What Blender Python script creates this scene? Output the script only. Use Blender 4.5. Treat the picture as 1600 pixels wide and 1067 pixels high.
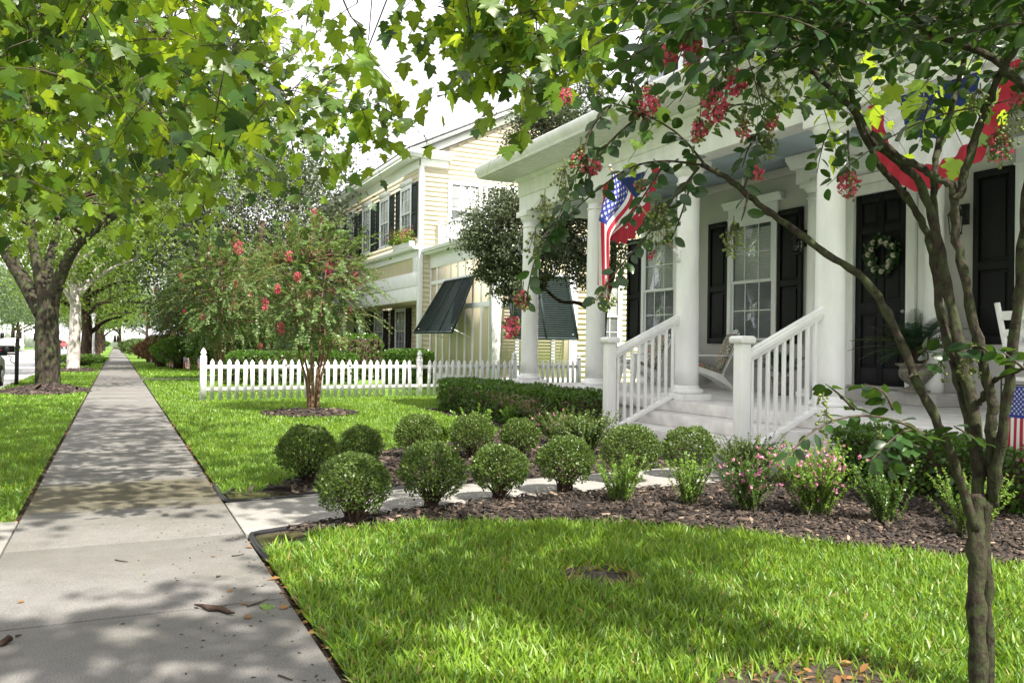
import bpy, math, random
import numpy as np

for o in list(bpy.data.objects): bpy.data.objects.remove(o)
SC = bpy.context.scene
COL = SC.collection
R = math.radians

# ------------------------------------------------------------------ camera
F = 1300.0; PIT = R(.39); ROL = R(.78); YAW = math.atan(618/1300.0); H = 1.2
def _axes():
    cy, sy = math.cos(YAW), math.sin(YAW)
    fwd = np.array([sy, cy, 0]); rt = np.array([cy, -sy, 0]); dn = np.array([0, 0, -1.])
    cp, sp = math.cos(PIT), math.sin(PIT)
    f2 = fwd*cp - dn*sp; d2 = dn*cp + fwd*sp
    cr, sr = math.cos(ROL), math.sin(ROL)
    return rt*cr - d2*sr, d2*cr + rt*sr, f2
AX = _axes(); CP = np.array([0, 0, H])
def ray(u, v): return AX[0]*(u-800)/F + AX[1]*(v-533.5)/F + AX[2]
def pt(u, v, d): return CP + ray(u, v)*d                      # point of the place at a depth
def gz(u, v, z=0.): r = ray(u, v); return CP + r*((z-H)/r[2])
def gx(u, v, x): r = ray(u, v); return CP + r*(x/r[0])
def gy(u, v, y): r = ray(u, v); return CP + r*(y/r[1])

cam = bpy.data.cameras.new('camera'); camo = bpy.data.objects.new('camera', cam); COL.objects.link(camo)
from mathutils import Matrix, Vector
camo.matrix_world = Matrix(((AX[0][0], -AX[1][0], -AX[2][0], 0), (AX[0][1], -AX[1][1], -AX[2][1], 0),
                            (AX[0][2], -AX[1][2], -AX[2][2], H), (0, 0, 0, 1)))
cam.sensor_width = 36; cam.lens = F/1600*36; cam.clip_start = .05; cam.clip_end = 3000
SC.camera = camo

# ------------------------------------------------------------------ light
EXPOSURE = 1.33
SUN_EL = R(54); SUN_AZ = math.atan2(.22, -.97)                 # azimuth from +Y towards +X
W = bpy.data.worlds.new('World'); SC.world = W; W.use_nodes = True
nt = W.node_tree; nt.nodes.clear()
wo = nt.nodes.new('ShaderNodeOutputWorld'); bg = nt.nodes.new('ShaderNodeBackground')
sk = nt.nodes.new('ShaderNodeTexSky'); sk.sky_type = 'NISHITA'; sk.sun_disc = False
sk.sun_elevation = SUN_EL; sk.sun_rotation = SUN_AZ; sk.dust_density = 3.0
mx = nt.nodes.new('ShaderNodeMix'); mx.data_type = 'RGBA'      # thin bright cloud over the whole sky
mx.inputs['Factor'].default_value = .8; mx.inputs[7].default_value = (8.15, 7.85, 8.1, 1)
nt.links.new(sk.outputs[0], mx.inputs[6]); nt.links.new(mx.outputs[2], bg.inputs[0])
bg.inputs[1].default_value = .1
nt.links.new(bg.outputs[0], wo.inputs[0])
sun = bpy.data.lights.new('sun', 'SUN'); suno = bpy.data.objects.new('sun', sun); COL.objects.link(suno)
sun.energy = 5.0; sun.angle = R(.8); sun.color = (1, .94, .85)
sd = Vector((math.sin(SUN_AZ)*math.cos(SUN_EL), math.cos(SUN_AZ)*math.cos(SUN_EL), math.sin(SUN_EL)))
suno.rotation_euler = sd.to_track_quat('Z', 'Y').to_euler()
SC.view_settings.view_transform = 'Standard'; SC.view_settings.look = 'None'
SC.view_settings.exposure = EXPOSURE; SC.view_settings.gamma = 1
SC.render.engine = 'CYCLES'
SC.cycles.max_bounces = 8; SC.cycles.diffuse_bounces = 4; SC.cycles.transparent_max_bounces = 12
SC.cycles.use_denoising = True

# ------------------------------------------------------------------ helpers
def nrm(a):
    a = np.asarray(a, float); l = np.linalg.norm(a, axis=-1, keepdims=True); return a/np.maximum(l, 1e-9)

def org(o):
    v = np.zeros(3)
    while o is not None:
        v += np.array(o.location); o = o.parent
    return v

class MB:
    def __init__(s): s.V = []; s.F = []; s.n = 0
    def add(s, v, f, m=0):
        v = np.asarray(v, float).reshape(-1, 3)
        if isinstance(f, np.ndarray): s.F.append((f+s.n, m))
        else:
            g = {}
            for q in f: g.setdefault(len(q), []).append(q)
            for k in g: s.F.append((np.array(g[k], int)+s.n, m))
        s.V.append(v); s.n += len(v); return s
    def box(s, a, b, m=0, M=None):
        x0, y0, z0 = a; x1, y1, z1 = b
        v = np.array([(x0,y0,z0),(x1,y0,z0),(x1,y1,z0),(x0,y1,z0),(x0,y0,z1),(x1,y0,z1),(x1,y1,z1),(x0,y1,z1)], float)
        if M is not None: v = xf(v, M)
        return s.add(v, [(0,3,2,1),(4,5,6,7),(0,1,5,4),(1,2,6,5),(2,3,7,6),(3,0,4,7)], m)
    def beam(s, p, q, w, h, up=(0,0,1), m=0):           # a bar of section w x h from p to q
        p = np.asarray(p, float); q = np.asarray(q, float); d = nrm(q-p); up = np.asarray(up, float)
        sd_ = np.cross(d, up); 
        if np.linalg.norm(sd_) < 1e-4: sd_ = np.cross(d, (1,0,0))
        sd_ = nrm(sd_); u = np.cross(sd_, d)
        v = [c + sd_*a*w/2 + u*b*h/2 for c in (p, q) for a, b in ((-1,-1),(1,-1),(1,1),(-1,1))]
        return s.add(v, [(0,1,2,3),(7,6,5,4),(0,4,5,1),(1,5,6,2),(2,6,7,3),(3,7,4,0)], m)
    def tube(s, P, r, n=8, m=0, cap=True, jit=0, rng=None):
        P = np.asarray(P, float); k = len(P); r = np.broadcast_to(np.asarray(r, float), (k,))
        T = nrm(np.gradient(P, axis=0)); ref = np.array([0.31, .17, .93]) if abs(T[0][2]) < .9 else np.array([.93, .2, .1])
        a = np.arange(n)/n*2*math.pi; rows = []
        u = nrm(np.cross(T[0], ref))
        for i in range(k):
            u = nrm(u - T[i]*np.dot(u, T[i])); w = np.cross(T[i], u)
            rr = r[i]*(1 + (jit*rng.standard_normal(n) if jit else 0))
            rows.append(P[i] + (np.cos(a)*rr)[:, None]*u + (np.sin(a)*rr)[:, None]*w)
        v = np.concatenate(rows); f = []
        for i in range(k-1):
            for j in range(n):
                f.append((i*n+j, i*n+(j+1) % n, (i+1)*n+(j+1) % n, (i+1)*n+j))
        if cap: f += [tuple(range(n-1, -1, -1)), tuple((k-1)*n+j for j in range(n))]
        return s.add(v, f, m)
    def lathe(s, prof, c=(0,0,0), n=24, m=0):           # prof: (radius, z) from bottom to top
        a = np.arange(n)/n*2*math.pi; v = []
        for r_, z in prof: v += [(c[0]+r_*math.cos(t), c[1]+r_*math.sin(t), c[2]+z) for t in a]
        f = [(i*n+j, i*n+(j+1) % n, (i+1)*n+(j+1) % n, (i+1)*n+j) for i in range(len(prof)-1) for j in range(n)]
        f += [tuple(range(n-1, -1, -1)), tuple((len(prof)-1)*n+j for j in range(n))]
        return s.add(v, f, m)
    def prism(s, poly, t0, t1, ax='y', m=0):            # 2-D outline pushed along an axis
        def P(a, b, t): return {'y': (a, t, b), 'x': (t, a, b), 'z': (a, b, t)}[ax]
        n = len(poly); v = [P(a, b, t0) for a, b in poly] + [P(a, b, t1) for a, b in poly]
        f = [(i, (i+1) % n, n+(i+1) % n, n+i) for i in range(n)] + [tuple(range(n-1, -1, -1)), tuple(range(n, 2*n))]
        return s.add(v, f, m)
    def build(s, name, mats, parent=None, smooth=False, bevel=0, recalc=True):
        V = np.concatenate(s.V) if s.V else np.zeros((0, 3))
        if parent is not None: V = V - org(parent)
        me = bpy.data.meshes.new(name)
        lt = np.concatenate([np.full(len(f), f.shape[1]) for f, _ in s.F]).astype(np.int32)
        li = np.concatenate([f.ravel() for f, _ in s.F]).astype(np.int32)
        mi = np.concatenate([np.full(len(f), m) for f, m in s.F]).astype(np.int32)
        me.vertices.add(len(V)); me.vertices.foreach_set('co', V.astype(np.float32).ravel())
        me.loops.add(len(li)); me.loops.foreach_set('vertex_index', li)
        me.polygons.add(len(lt)); ls = np.concatenate([[0], np.cumsum(lt)[:-1]]).astype(np.int32)
        me.polygons.foreach_set('loop_start', ls)
        me.polygons.foreach_set('loop_total', lt)
        me.polygons.foreach_set('material_index', mi)
        if smooth: me.polygons.foreach_set('use_smooth', np.ones(len(lt), bool))
        for m in (mats if isinstance(mats, (list, tuple)) else [mats]): me.materials.append(m)
        me.update(calc_edges=True); me.validate()
        if recalc and len(lt) < 20000:
            import bmesh
            b = bmesh.new(); b.from_mesh(me); bmesh.ops.recalc_face_normals(b, faces=b.faces); b.to_mesh(me); b.free()
        o = bpy.data.objects.new(name, me); COL.objects.link(o)
        if parent is not None: o.parent = parent
        if bevel:
            b = o.modifiers.new('bevel', 'BEVEL'); b.width = bevel; b.segments = 2; b.limit_method = 'ANGLE'; b.angle_limit = R(40)
            if smooth is False: b.harden_normals = False
        if smooth == 'auto' or smooth is True and False: pass
        return o

def xf(v, M):
    v = np.asarray(v, float); M = np.asarray(M, float)
    return v @ M[:3, :3].T + (M[:3, 3] if M.shape[1] == 4 else 0)
def rotz(a): c, s_ = math.cos(a), math.sin(a); return np.array([[c, -s_, 0], [s_, c, 0], [0, 0, 1.]])
def rotx(a): c, s_ = math.cos(a), math.sin(a); return np.array([[1., 0, 0], [0, c, -s_], [0, s_, c]])
def roty(a): c, s_ = math.cos(a), math.sin(a); return np.array([[c, 0, s_], [0, 1., 0], [-s_, 0, c]])
def TR(Rm, t): return np.hstack([Rm, np.asarray(t, float).reshape(3, 1)])

def tag(o, label=None, cat=None, group=None, kind=None):
    if label: o['label'] = label
    if cat: o['category'] = cat
    if group: o['group'] = group
    if kind: o['kind'] = kind
    return o
def thing(name, label, cat, loc=(0, 0, 0), rz=0, group=None):
    o = bpy.data.objects.new(name, None); COL.objects.link(o); o.empty_display_size = .1
    o.location = tuple(float(c) for c in loc); o.rotation_euler = (0, 0, rz)
    return tag(o, label, cat, group)
def copy_tree(o, parent=None, loc=None, rz=None, label=None, scale=None):
    kids = list(o.children)
    c = o.copy(); COL.objects.link(c)
    if parent is not None: c.parent = parent
    for k in kids: copy_tree(k, c)
    if loc is not None: c.location = tuple(float(q) for q in loc)
    if rz is not None: c.rotation_euler = (0, 0, rz)
    if scale is not None: c.scale = (scale,)*3 if not isinstance(scale, tuple) else scale
    if label: c['label'] = label
    return c
def struct(name, mb, mats, **k): return tag(mb.build(name, mats, **k), kind='structure')

# ---- leaves, vectorised
def leaves(mb, P, D, N, S, tv, tf, m=0):
    P = np.asarray(P, float); n = len(P); D = nrm(D); side = nrm(np.cross(N, D)); N = np.cross(D, side)
    S = np.broadcast_to(np.asarray(S, float), (n,))
    tv = np.asarray(tv, float); k = len(tv)
    v = P[:, None, :] + S[:, None, None]*(tv[None, :, 0:1]*D[:, None, :] + tv[None, :, 1:2]*side[:, None, :] + tv[None, :, 2:3]*N[:, None, :])
    g = {}
    for q in tf: g.setdefault(len(q), []).append(q)
    base = mb.n
    mb.V.append(v.reshape(-1, 3)); mb.n += n*k
    for kk, fs in g.items():
        fs = np.array(fs); ff = (np.arange(n)*k)[:, None, None] + fs[None]
        mb.F.append((ff.reshape(-1, kk) + base, m))
def tubes(mb, P, r0, r1, n=4, m=0):                     # P: (count, points, 3)
    c, k, _ = P.shape; T = nrm(np.gradient(P, axis=1)); ref = np.array([.3, .2, .93])
    u = nrm(np.cross(T, ref)); w = np.cross(T, u)
    rr = np.linspace(0, 1, k)[None, :]*(np.asarray(r1)-np.asarray(r0)) + np.asarray(r0)
    rr = np.broadcast_to(rr, (c, k)); base = mb.n
    rows = [P + rr[..., None]*(math.cos(2*math.pi*j/n)*u + math.sin(2*math.pi*j/n)*w) for j in range(n)]
    v = np.stack(rows, 2).reshape(-1, 3); mb.V.append(v); mb.n += len(v)
    i = np.arange(c)[:, None, None]*k*n + np.arange(k-1)[None, :, None]*n; j = np.arange(n)[None, None, :]; j2 = (j+1) % n
    f = np.stack([i+j, i+j2, i+n+j2, i+n+j], -1).reshape(-1, 4) + base
    mb.F.append((f, m))
def arcs(p0, d, L, droop, k):                            # curved shoots: (count, k, 3)
    t = np.linspace(0, 1, k)[None, :, None]; L = np.asarray(L)[:, None, None]
    q = p0[:, None, :] + d[:, None, :]*L*t; q[..., 2] -= (np.asarray(droop)[:, None]*L[..., 0]*t[..., 0]**2); return q
def rdir(g, n): return nrm(g.standard_normal((n, 3)))
OVAL = ([(0,0,0),(.25,.2,.04),(.6,.24,.05),(1,0,-.06),(.6,-.24,.05),(.25,-.2,.04),(.55,0,0)],
        [(0,6,1),(1,6,2),(2,6,3),(3,6,4),(4,6,5),(5,6,0)])
OVALR = ([(0,0,0),(.14,.17,.03),(.38,.285,.06),(.66,.265,.05),(.88,.14,.0),(1,0,-.07),(.88,-.14,.0),(.66,-.265,.05),(.38,-.285,.06),(.14,-.17,.03),(.33,0,0),(.7,0,-.01)],
         [(0,10,1),(1,10,2),(2,10,11,3),(3,11,4),(4,11,5),(5,11,6),(6,11,7),(7,11,10,8),(8,10,9),(9,10,0)])
LEAF4 = ([(0,0,0),(.45,.26,.06),(1,0,0),(.45,-.26,.06)], [(0,1,2),(0,2,3)])
LEAF4W = ([(0,0,0),(.45,.4,.08),(1,0,0),(.45,-.4,.08)], [(0,1,2),(0,2,3)])
_sy = [(0,0),(-.06,.2),(.02,.42),(.12,.52),(.20,.41),(.30,.50),(.42,.66),(.50,.50),(.48,.34),(.62,.28),(.66,.33),(.72,.22),(.82,.16),(1.02,0)]
_sv = [(x, y, 0) for x, y in _sy] + [(x, -y, 0) for x, y in _sy[-2:0:-1]]
_sv = [(x, y, -.16*x*x + .10*abs(y) - .22*y*y) for x, y, _ in _sv]
SYC = (_sv + [(.34, 0, .0)], [(i, (i+1) % len(_sv), len(_sv)) for i in range(len(_sv))])

# ------------------------------------------------------------------ materials
def newmat(name):
    m = bpy.data.materials.new(name); m.use_nodes = True; t = m.node_tree; t.nodes.clear()
    o = t.nodes.new('ShaderNodeOutputMaterial'); return m, t, o
def node(t, kind, **k):
    n = t.nodes.new(kind)
    for a, b in k.items():
        if a.startswith('i_'): n.inputs[int(a[2:])].default_value = b
        else: setattr(n, a, b)
    return n
def ramp(t, fac, stops):
    r = t.nodes.new('ShaderNodeValToRGB'); e = r.color_ramp.elements
    while len(e) < len(stops): e.new(.5)
    for q, (p, c) in zip(e, stops): q.position = p; q.color = (*c, 1)
    t.links.new(fac, r.inputs[0]); return r.outputs[0]
def noise(t, scale, detail=4, rough=.6, vec=None, st=None):
    n = node(t, 'ShaderNodeTexNoise'); n.inputs['Scale'].default_value = scale
    n.inputs['Detail'].default_value = detail; n.inputs['Roughness'].default_value = rough
    if vec is None:
        tc = t.nodes.new('ShaderNodeTexCoord'); vec = tc.outputs['Object']
    if st:
        mp = node(t, 'ShaderNodeMapping'); mp.inputs['Scale'].default_value = st; t.links.new(vec, mp.inputs[0]); vec = mp.outputs[0]
    t.links.new(vec, n.inputs['Vector']); return n.outputs[0]
def mixc(t, f, a, b, mode='MIX'):
    n = node(t, 'ShaderNodeMix', data_type='RGBA', blend_type=mode)
    for s_, v in ((0, f), (6, a), (7, b)):
        if hasattr(v, 'is_output') or isinstance(v, bpy.types.NodeSocket): t.links.new(v, n.inputs[s_])
        elif s_ == 0: n.inputs[0].default_value = v
        else: n.inputs[s_].default_value = (*v, 1)
    return n.outputs[2]
def pbr(name, col, rough=.6, var=.12, scale=6, bump=0, bscale=60, spec=.4, metal=0, col2=None, st=None, detail=5, lo=.35, hi=.65):
    m, t, o = newmat(name); b = node(t, 'ShaderNodeBsdfPrincipled')
    c2 = col2 if col2 else tuple(c*(1-var) for c in col)
    c1 = col if col2 else tuple(min(1, c*(1+var*.5)) for c in col)
    t.links.new(ramp(t, noise(t, scale, detail, st=st), [(lo, c2), (hi, c1)]), b.inputs['Base Color'])
    b.inputs['Roughness'].default_value = rough; b.inputs['Specular IOR Level'].default_value = spec; b.inputs['Metallic'].default_value = metal
    if bump:
        bp = node(t, 'ShaderNodeBump'); bp.inputs['Strength'].default_value = bump; bp.inputs['Distance'].default_value = .01
        t.links.new(noise(t, bscale, 4, st=st), bp.inputs['Height']); t.links.new(bp.outputs[0], b.inputs['Normal'])
    t.links.new(b.outputs[0], o.inputs[0]); return m
def leafmat(name, dark, light, trans, tf=.4, rough=.45, spec=.35, tv=.62):
    m, t, o = newmat(name); g = node(t, 'ShaderNodeNewGeometry'); b = node(t, 'ShaderNodeBsdfPrincipled'); tr = node(t, 'ShaderNodeBsdfTranslucent')
    rnd = g.outputs['Random Per Island']
    nz = noise(t, 1.1, 2); mm = node(t, 'ShaderNodeMath', operation='ADD'); sc = node(t, 'ShaderNodeMath', operation='MULTIPLY_ADD', i_1=.65, i_2=0.)
    t.links.new(rnd, sc.inputs[0]); t.links.new(sc.outputs[0], mm.inputs[0])
    s2 = node(t, 'ShaderNodeMath', operation='MULTIPLY_ADD', i_1=.7, i_2=-.17); t.links.new(nz, s2.inputs[0]); t.links.new(s2.outputs[0], mm.inputs[1])
    t.links.new(ramp(t, mm.outputs[0], [(.1, dark), (.9, light)]), b.inputs['Base Color'])
    t.links.new(ramp(t, mm.outputs[0], [(.1, tuple(c*tv for c in trans)), (.9, trans)]), tr.inputs[0])
    b.inputs['Roughness'].default_value = rough; b.inputs['Specular IOR Level'].default_value = spec
    x = node(t, 'ShaderNodeMixShader', i_0=tf); t.links.new(b.outputs[0], x.inputs[1]); t.links.new(tr.outputs[0], x.inputs[2])
    t.links.new(x.outputs[0], o.inputs[0]); return m
def barkmat(name, c1, c2, sc=14, lichen=None, amt=.55, bump=.8, zs=.35, lsc=4.5):
    m, t, o = newmat(name); b = node(t, 'ShaderNodeBsdfPrincipled')
    tc = t.nodes.new('ShaderNodeTexCoord'); vec = tc.outputs['Object']
    n1 = noise(t, sc, 6, .7, vec, (1, 1, zs)); col = ramp(t, n1, [(.35, c1), (.68, c2)])
    if lichen:
        f = ramp(t, noise(t, lsc, 6, .7, vec), [(amt-.05, (0,0,0)), (amt+.08, (1,1,1))]); col = mixc(t, f, col, lichen)
    t.links.new(col, b.inputs['Base Color']); b.inputs['Roughness'].default_value = .85; b.inputs['Specular IOR Level'].default_value = .2
    bp = node(t, 'ShaderNodeBump'); bp.inputs['Strength'].default_value = bump; bp.inputs['Distance'].default_value = .02
    t.links.new(n1, bp.inputs['Height']); t.links.new(bp.outputs[0], b.inputs['Normal']); t.links.new(b.outputs[0], o.inputs[0]); return m

M = {}
M['white'] = pbr('white_paint', (.87, .87, .865), .42, .09, 5, .08, 40, st=(1, 1, .3))
M['trim'] = pbr('white_trim', (.78, .79, .80), .5, .05, 3)
M['porchwall'] = pbr('porch_stucco', (.52, .51, .49), .8, .04, 1.5, .12, 220)
M['deck'] = pbr('painted_concrete', (.74, .72, .70), .7, .16, 5, .12, 260)
M['ceil'] = pbr('blue_ceiling', (.50, .59, .70), .6, .04, 3)
M['black'] = pbr('black_paint', (.006, .0065, .008), .5, .3, 8, .15, 30, spec=.22, st=(1, 1, .12))
M['darkgreen'] = pbr('dark_green_paint', (.020, .031, .031), .55, .25, 8, spec=.25)
M['iron'] = pbr('black_iron', (.012, .012, .013), .45, .3, 20, .2, 90)
M['yellow'] = pbr('pale_yellow_siding', (.61, .545, .40), .6, .04, 2.0, .06, 120)
M['yellowpanel'] = pbr('yellow_panel', (.60, .53, .38), .85, .04, 2)
M['siding'] = pbr('pale_siding', (.66, .69, .72), .6, .04, 2)
M['shingle'] = pbr('roof_shingle', (.16, .16, .165), .85, .5, 9, .5, 30)
M['slat'] = pbr('white_blind', (.74, .74, .71), .6, .05, 6)
M['room'] = pbr('dark_room_sheet', (.03, .032, .035), .8, .2, 2)  # near-black, the gloom of an unlit room put into the colour
M['urn'] = pbr('weathered_stone', (.22, .20, .17), .85, .45, 14, .5, 60)
M['gravestone'] = pbr('grey_threshold', (.40, .39, .37), .7, .12, 6, .15, 120)
M['plasticedge'] = pbr('black_plastic', (.012, .012, .014), .4, .3, 20)
M['rubber'] = pbr('rubber', (.02, .02, .02), .8, .2, 20)
M['chrome'] = pbr('alloy', (.55, .56, .57), .3, .1, 10, metal=1)
M['galv'] = pbr('grey_metal', (.5, .5, .5), .4, .1, 10, metal=.8)
M['wood'] = pbr('pole_wood', (.45, .30, .17), .5, .2, 20)
def glassmat(tint=(.97, .98, .98, 1), nm='window_glass'):
    m, t, o = newmat(nm); lw = node(t, 'ShaderNodeLayerWeight'); lw.inputs[0].default_value = .35
    tr = node(t, 'ShaderNodeBsdfTransparent', i_0=tint); gl = node(t, 'ShaderNodeBsdfGlossy', i_0=(.9, .92, .95, 1)); gl.inputs['Roughness'].default_value = .03
    mp = node(t, 'ShaderNodeMath', operation='MULTIPLY_ADD', i_1=.24, i_2=.03); t.links.new(lw.outputs['Fresnel'], mp.inputs[0])
    x = node(t, 'ShaderNodeMixShader'); t.links.new(mp.outputs[0], x.inputs[0]); t.links.new(tr.outputs[0], x.inputs[1]); t.links.new(gl.outputs[0], x.inputs[2]); t.links.new(x.outputs[0], o.inputs[0]); return m
M['glass'] = glassmat()
M['insect_screen'] = glassmat((.76, .77, .79, 1), 'screened_glass')
def clothmat(name, col, tf=.3):
    m, t, o = newmat(name); b = node(t, 'ShaderNodeBsdfPrincipled'); tr = node(t, 'ShaderNodeBsdfTranslucent', i_0=(*col, 1))
    t.links.new(ramp(t, noise(t, 9, 3), [(.3, tuple(c*.88 for c in col)), (.7, col)]), b.inputs['Base Color']); b.inputs['Roughness'].default_value = .8
    x = node(t, 'ShaderNodeMixShader', i_0=tf); t.links.new(b.outputs[0], x.inputs[1]); t.links.new(tr.outputs[0], x.inputs[2]); t.links.new(x.outputs[0], o.inputs[0]); return m
M['red'] = clothmat('red_cloth', (.44, .02, .04)); M['blue'] = clothmat('blue_cloth', (.03, .05, .30)); M['navy'] = clothmat('navy_cloth', (.012, .03, .15)); M['wcloth'] = clothmat('white_cloth', (.80, .80, .80))
# concrete of the pavement: speckled, with damp stains of their own shape
def concrete(name, base, stain):
    m, t, o = newmat(name); b = node(t, 'ShaderNodeBsdfPrincipled'); tc = t.nodes.new('ShaderNodeTexCoord'); vec = tc.outputs['Object']
    c = ramp(t, noise(t, 150, 3, .75, vec), [(.3, tuple(q*.60 for q in base)), (.5, base), (.72, tuple(min(1, q*1.6) for q in base))])
    big = ramp(t, noise(t, .9, 6, .65, vec, (1, 1.4, 1)), [(.42, (0,0,0)), (.72, (1,1,1))])
    c = mixc(t, big, c, mixc(t, .55, c, stain)); 
    med = ramp(t, noise(t, 5, 5, .6, vec), [(.35, (.86,.86,.86)), (.65, (1,1,1))]); c = mixc(t, 1., c, med, 'MULTIPLY')
    if name.startswith('pavement'):                     # damp, algae tinted run-off crossing the slabs below the garden corner
        sx = node(t, 'ShaderNodeSeparateXYZ'); t.links.new(vec, sx.inputs[0]); mr = node(t, 'ShaderNodeMath', operation='SUBTRACT', i_1=7.25); t.links.new(sx.outputs[1], mr.inputs[0])
        ab = node(t, 'ShaderNodeMath', operation='ABSOLUTE'); t.links.new(mr.outputs[0], ab.inputs[0]); nn = node(t, 'ShaderNodeMath', operation='MULTIPLY_ADD', i_1=1.5); t.links.new(noise(t, 2.2, 5, .6, vec, (.5, 1.6, 1)), nn.inputs[0]); t.links.new(ab.outputs[0], nn.inputs[2])
        hf = node(t, 'ShaderNodeMath', operation='MULTIPLY', i_1=.4); t.links.new(nn.outputs[0], hf.inputs[0])
        c = mixc(t, ramp(t, hf.outputs[0], [(.50, (1, 1, 1)), (.60, (0, 0, 0))]), c, mixc(t, 1., c, (.70, .66, .48), 'MULTIPLY'))
        cr = ramp(t, noise(t, 1.6, 8, .75, vec), [(.495, (1, 1, 1)), (.5, (.55, .53, .5)), (.505, (1, 1, 1))]); c = mixc(t, .35, c, mixc(t, 1., c, cr, 'MULTIPLY'))
    t.links.new(c, b.inputs['Base Color']); b.inputs['Roughness'].default_value = .85; b.inputs['Specular IOR Level'].default_value = .25
    bp = node(t, 'ShaderNodeBump'); bp.inputs['Strength'].default_value = .35; bp.inputs['Distance'].default_value = .004
    t.links.new(noise(t, 320, 3, .7, vec), bp.inputs['Height']); t.links.new(bp.outputs[0], b.inputs['Normal']); t.links.new(b.outputs[0], o.inputs[0]); return m
M['pave'] = concrete('pavement_concrete', (.172, .166, .157), (.110, .105, .086))
M['walk'] = concrete('walkway_concrete', (.27, .26, .244), (.21, .20, .175))
M['soil'] = pbr('soil', (.055, .040, .028), .95, .6, 30, .8, 70)
M['lawn'] = pbr('lawn_base', (.075, .14, .018), .95, .5, 22, .8, 90, col2=(.035, .06, .010))
M['lawnfar'] = pbr('lawn_far', (.15, .27, .035), .95, .4, 40, .8, 90, col2=(.10, .19, .02))
M['road'] = pbr('road_asphalt', (.30, .30, .30), .8, .12, 40, .3, 200)
M['kerb'] = pbr('kerb_concrete', (.42, .41, .39), .8, .15, 8, .2, 120)
M['hollowsoil'] = pbr('hollow_shade_soil', (.020, .015, .010), .9, .5, 40, .8, 70)  # near-black soil; the hollow's inner shade is put into the colour
M['mulchbase'] = pbr('mulch_base', (.045, .032, .026), .95, .6, 60, .9, 80)
def chipmat():
    m, t, o = newmat('mulch_chip'); g = node(t, 'ShaderNodeNewGeometry'); b = node(t, 'ShaderNodeBsdfPrincipled')
    c = ramp(t, g.outputs['Random Per Island'], [(.0, (.008, .0055, .004)), (.45, (.024, .0155, .011)), (.8, (.050, .033, .023)), (.95, (.11, .076, .054)), (1., (.28, .21, .15))])
    t.links.new(c, b.inputs['Base Color']); b.inputs['Roughness'].default_value = .8; t.links.new(b.outputs[0], o.inputs[0]); return m
M['chip'] = chipmat()
M['grass'] = leafmat('grass_blade', (.072, .145, .010), (.215, .345, .032), (.37, .57, .042), .34, .4, .4)
M['grassdeep'] = leafmat('deep_grass_blade', (.045, .12, .016), (.13, .26, .04), (.24, .46, .05), .3, .4, .4)
M['grassdry'] = leafmat('dry_blade', (.20, .15, .06), (.38, .30, .13), (.4, .3, .1), .25, .6, .2)
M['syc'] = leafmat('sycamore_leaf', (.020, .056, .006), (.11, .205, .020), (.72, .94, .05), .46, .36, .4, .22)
M['sycdark'] = leafmat('sycamore_painted_shade', (.010, .034, .006), (.05, .11, .020), (.20, .36, .03), .28, .34, .45, .3)  # darker leaf copy picked at random; canopy shade put into the colour
M['crape'] = leafmat('crape_leaf', (.011, .034, .009), (.036, .085, .020), (.12, .23, .022), .22, .32, .5)
M['crape2'] = leafmat('crape_far_leaf', (.035, .085, .020), (.13, .215, .060), (.24, .38, .06), .30, .42, .4)
M['oakleaf'] = leafmat('oak_leaf', (.05, .10, .012), (.13, .20, .03), (.32, .46, .05), .38, .45, .35)
M['oakdark'] = leafmat('evergreen_leaf', (.032, .052, .026), (.13, .155, .078), (.13, .19, .06), .18, .42, .4)
M['oakblue'] = leafmat('street_tree_leaf', (.06, .105, .05), (.13, .19, .085), (.24, .34, .12), .3, .5, .3)
M['box'] = leafmat('boxwood_leaf', (.024, .052, .010), (.135, .20, .046), (.21, .33, .045), .28, .4, .45)
M['hedge'] = leafmat('hedge_leaf', (.022, .06, .010), (.085, .17, .022), (.22, .40, .04), .28, .33, .5)
M['lime'] = leafmat('lime_leaf', (.09, .18, .02), (.20, .34, .05), (.36, .55, .07), .4, .4, .35)
M['reddish'] = leafmat('reddish_leaf', (.10, .05, .02), (.22, .12, .05), (.3, .15, .05), .3, .5, .3)
M['cycad'] = leafmat('cycad_leaf', (.012, .040, .020), (.035, .085, .040), (.05, .12, .04), .15, .4, .45)
M['pink'] = leafmat('crape_flower', (.42, .05, .09), (.80, .20, .27), (.80, .14, .22), .35, .6, .2)
M['palepink'] = leafmat('pale_pink_flower', (.62, .20, .36), (.85, .45, .58), (.85, .35, .5), .35, .6, .2)
M['seed'] = leafmat('seed_capsule', (.09, .12, .025), (.19, .22, .055), (.2, .25, .05), .1, .4, .4)
M['brownseed'] = leafmat('spent_flower', (.14, .085, .03), (.26, .17, .07), (.25, .15, .05), .2, .6, .2)
M['deadleaf'] = leafmat('dead_leaf', (.13, .065, .022), (.34, .18, .06), (.3, .15, .05), .2, .6, .25)
M['crapebark'] = barkmat('crape_bark', (.010, .0075, .005), (.070, .054, .040), 38, (.050, .060, .026), .50, .9, .4, 22)
M['crapebark2'] = barkmat('crape_bark_far', (.13, .075, .045), (.25, .16, .10), 14, None, .5, .5, .25)
M['oakbark'] = barkmat('oak_bark', (.007, .006, .0045), (.075, .060, .046), 22, (.06, .075, .032), .55, 1., .2, 7)
M['sycbark'] = barkmat('sycamore_bark', (.30, .27, .24), (.55, .52, .49), 5, (.14, .09, .07), .60, .5, .5)
M['darkbark'] = barkmat('dark_bark', (.022, .014, .010), (.085, .055, .040), 12, None, .5, 1., .25)
M['twig'] = pbr('twig', (.06, .045, .030), .85, .4, 40)
M['greentwig'] = pbr('green_twig', (.10, .11, .045), .75, .4, 40)
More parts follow.
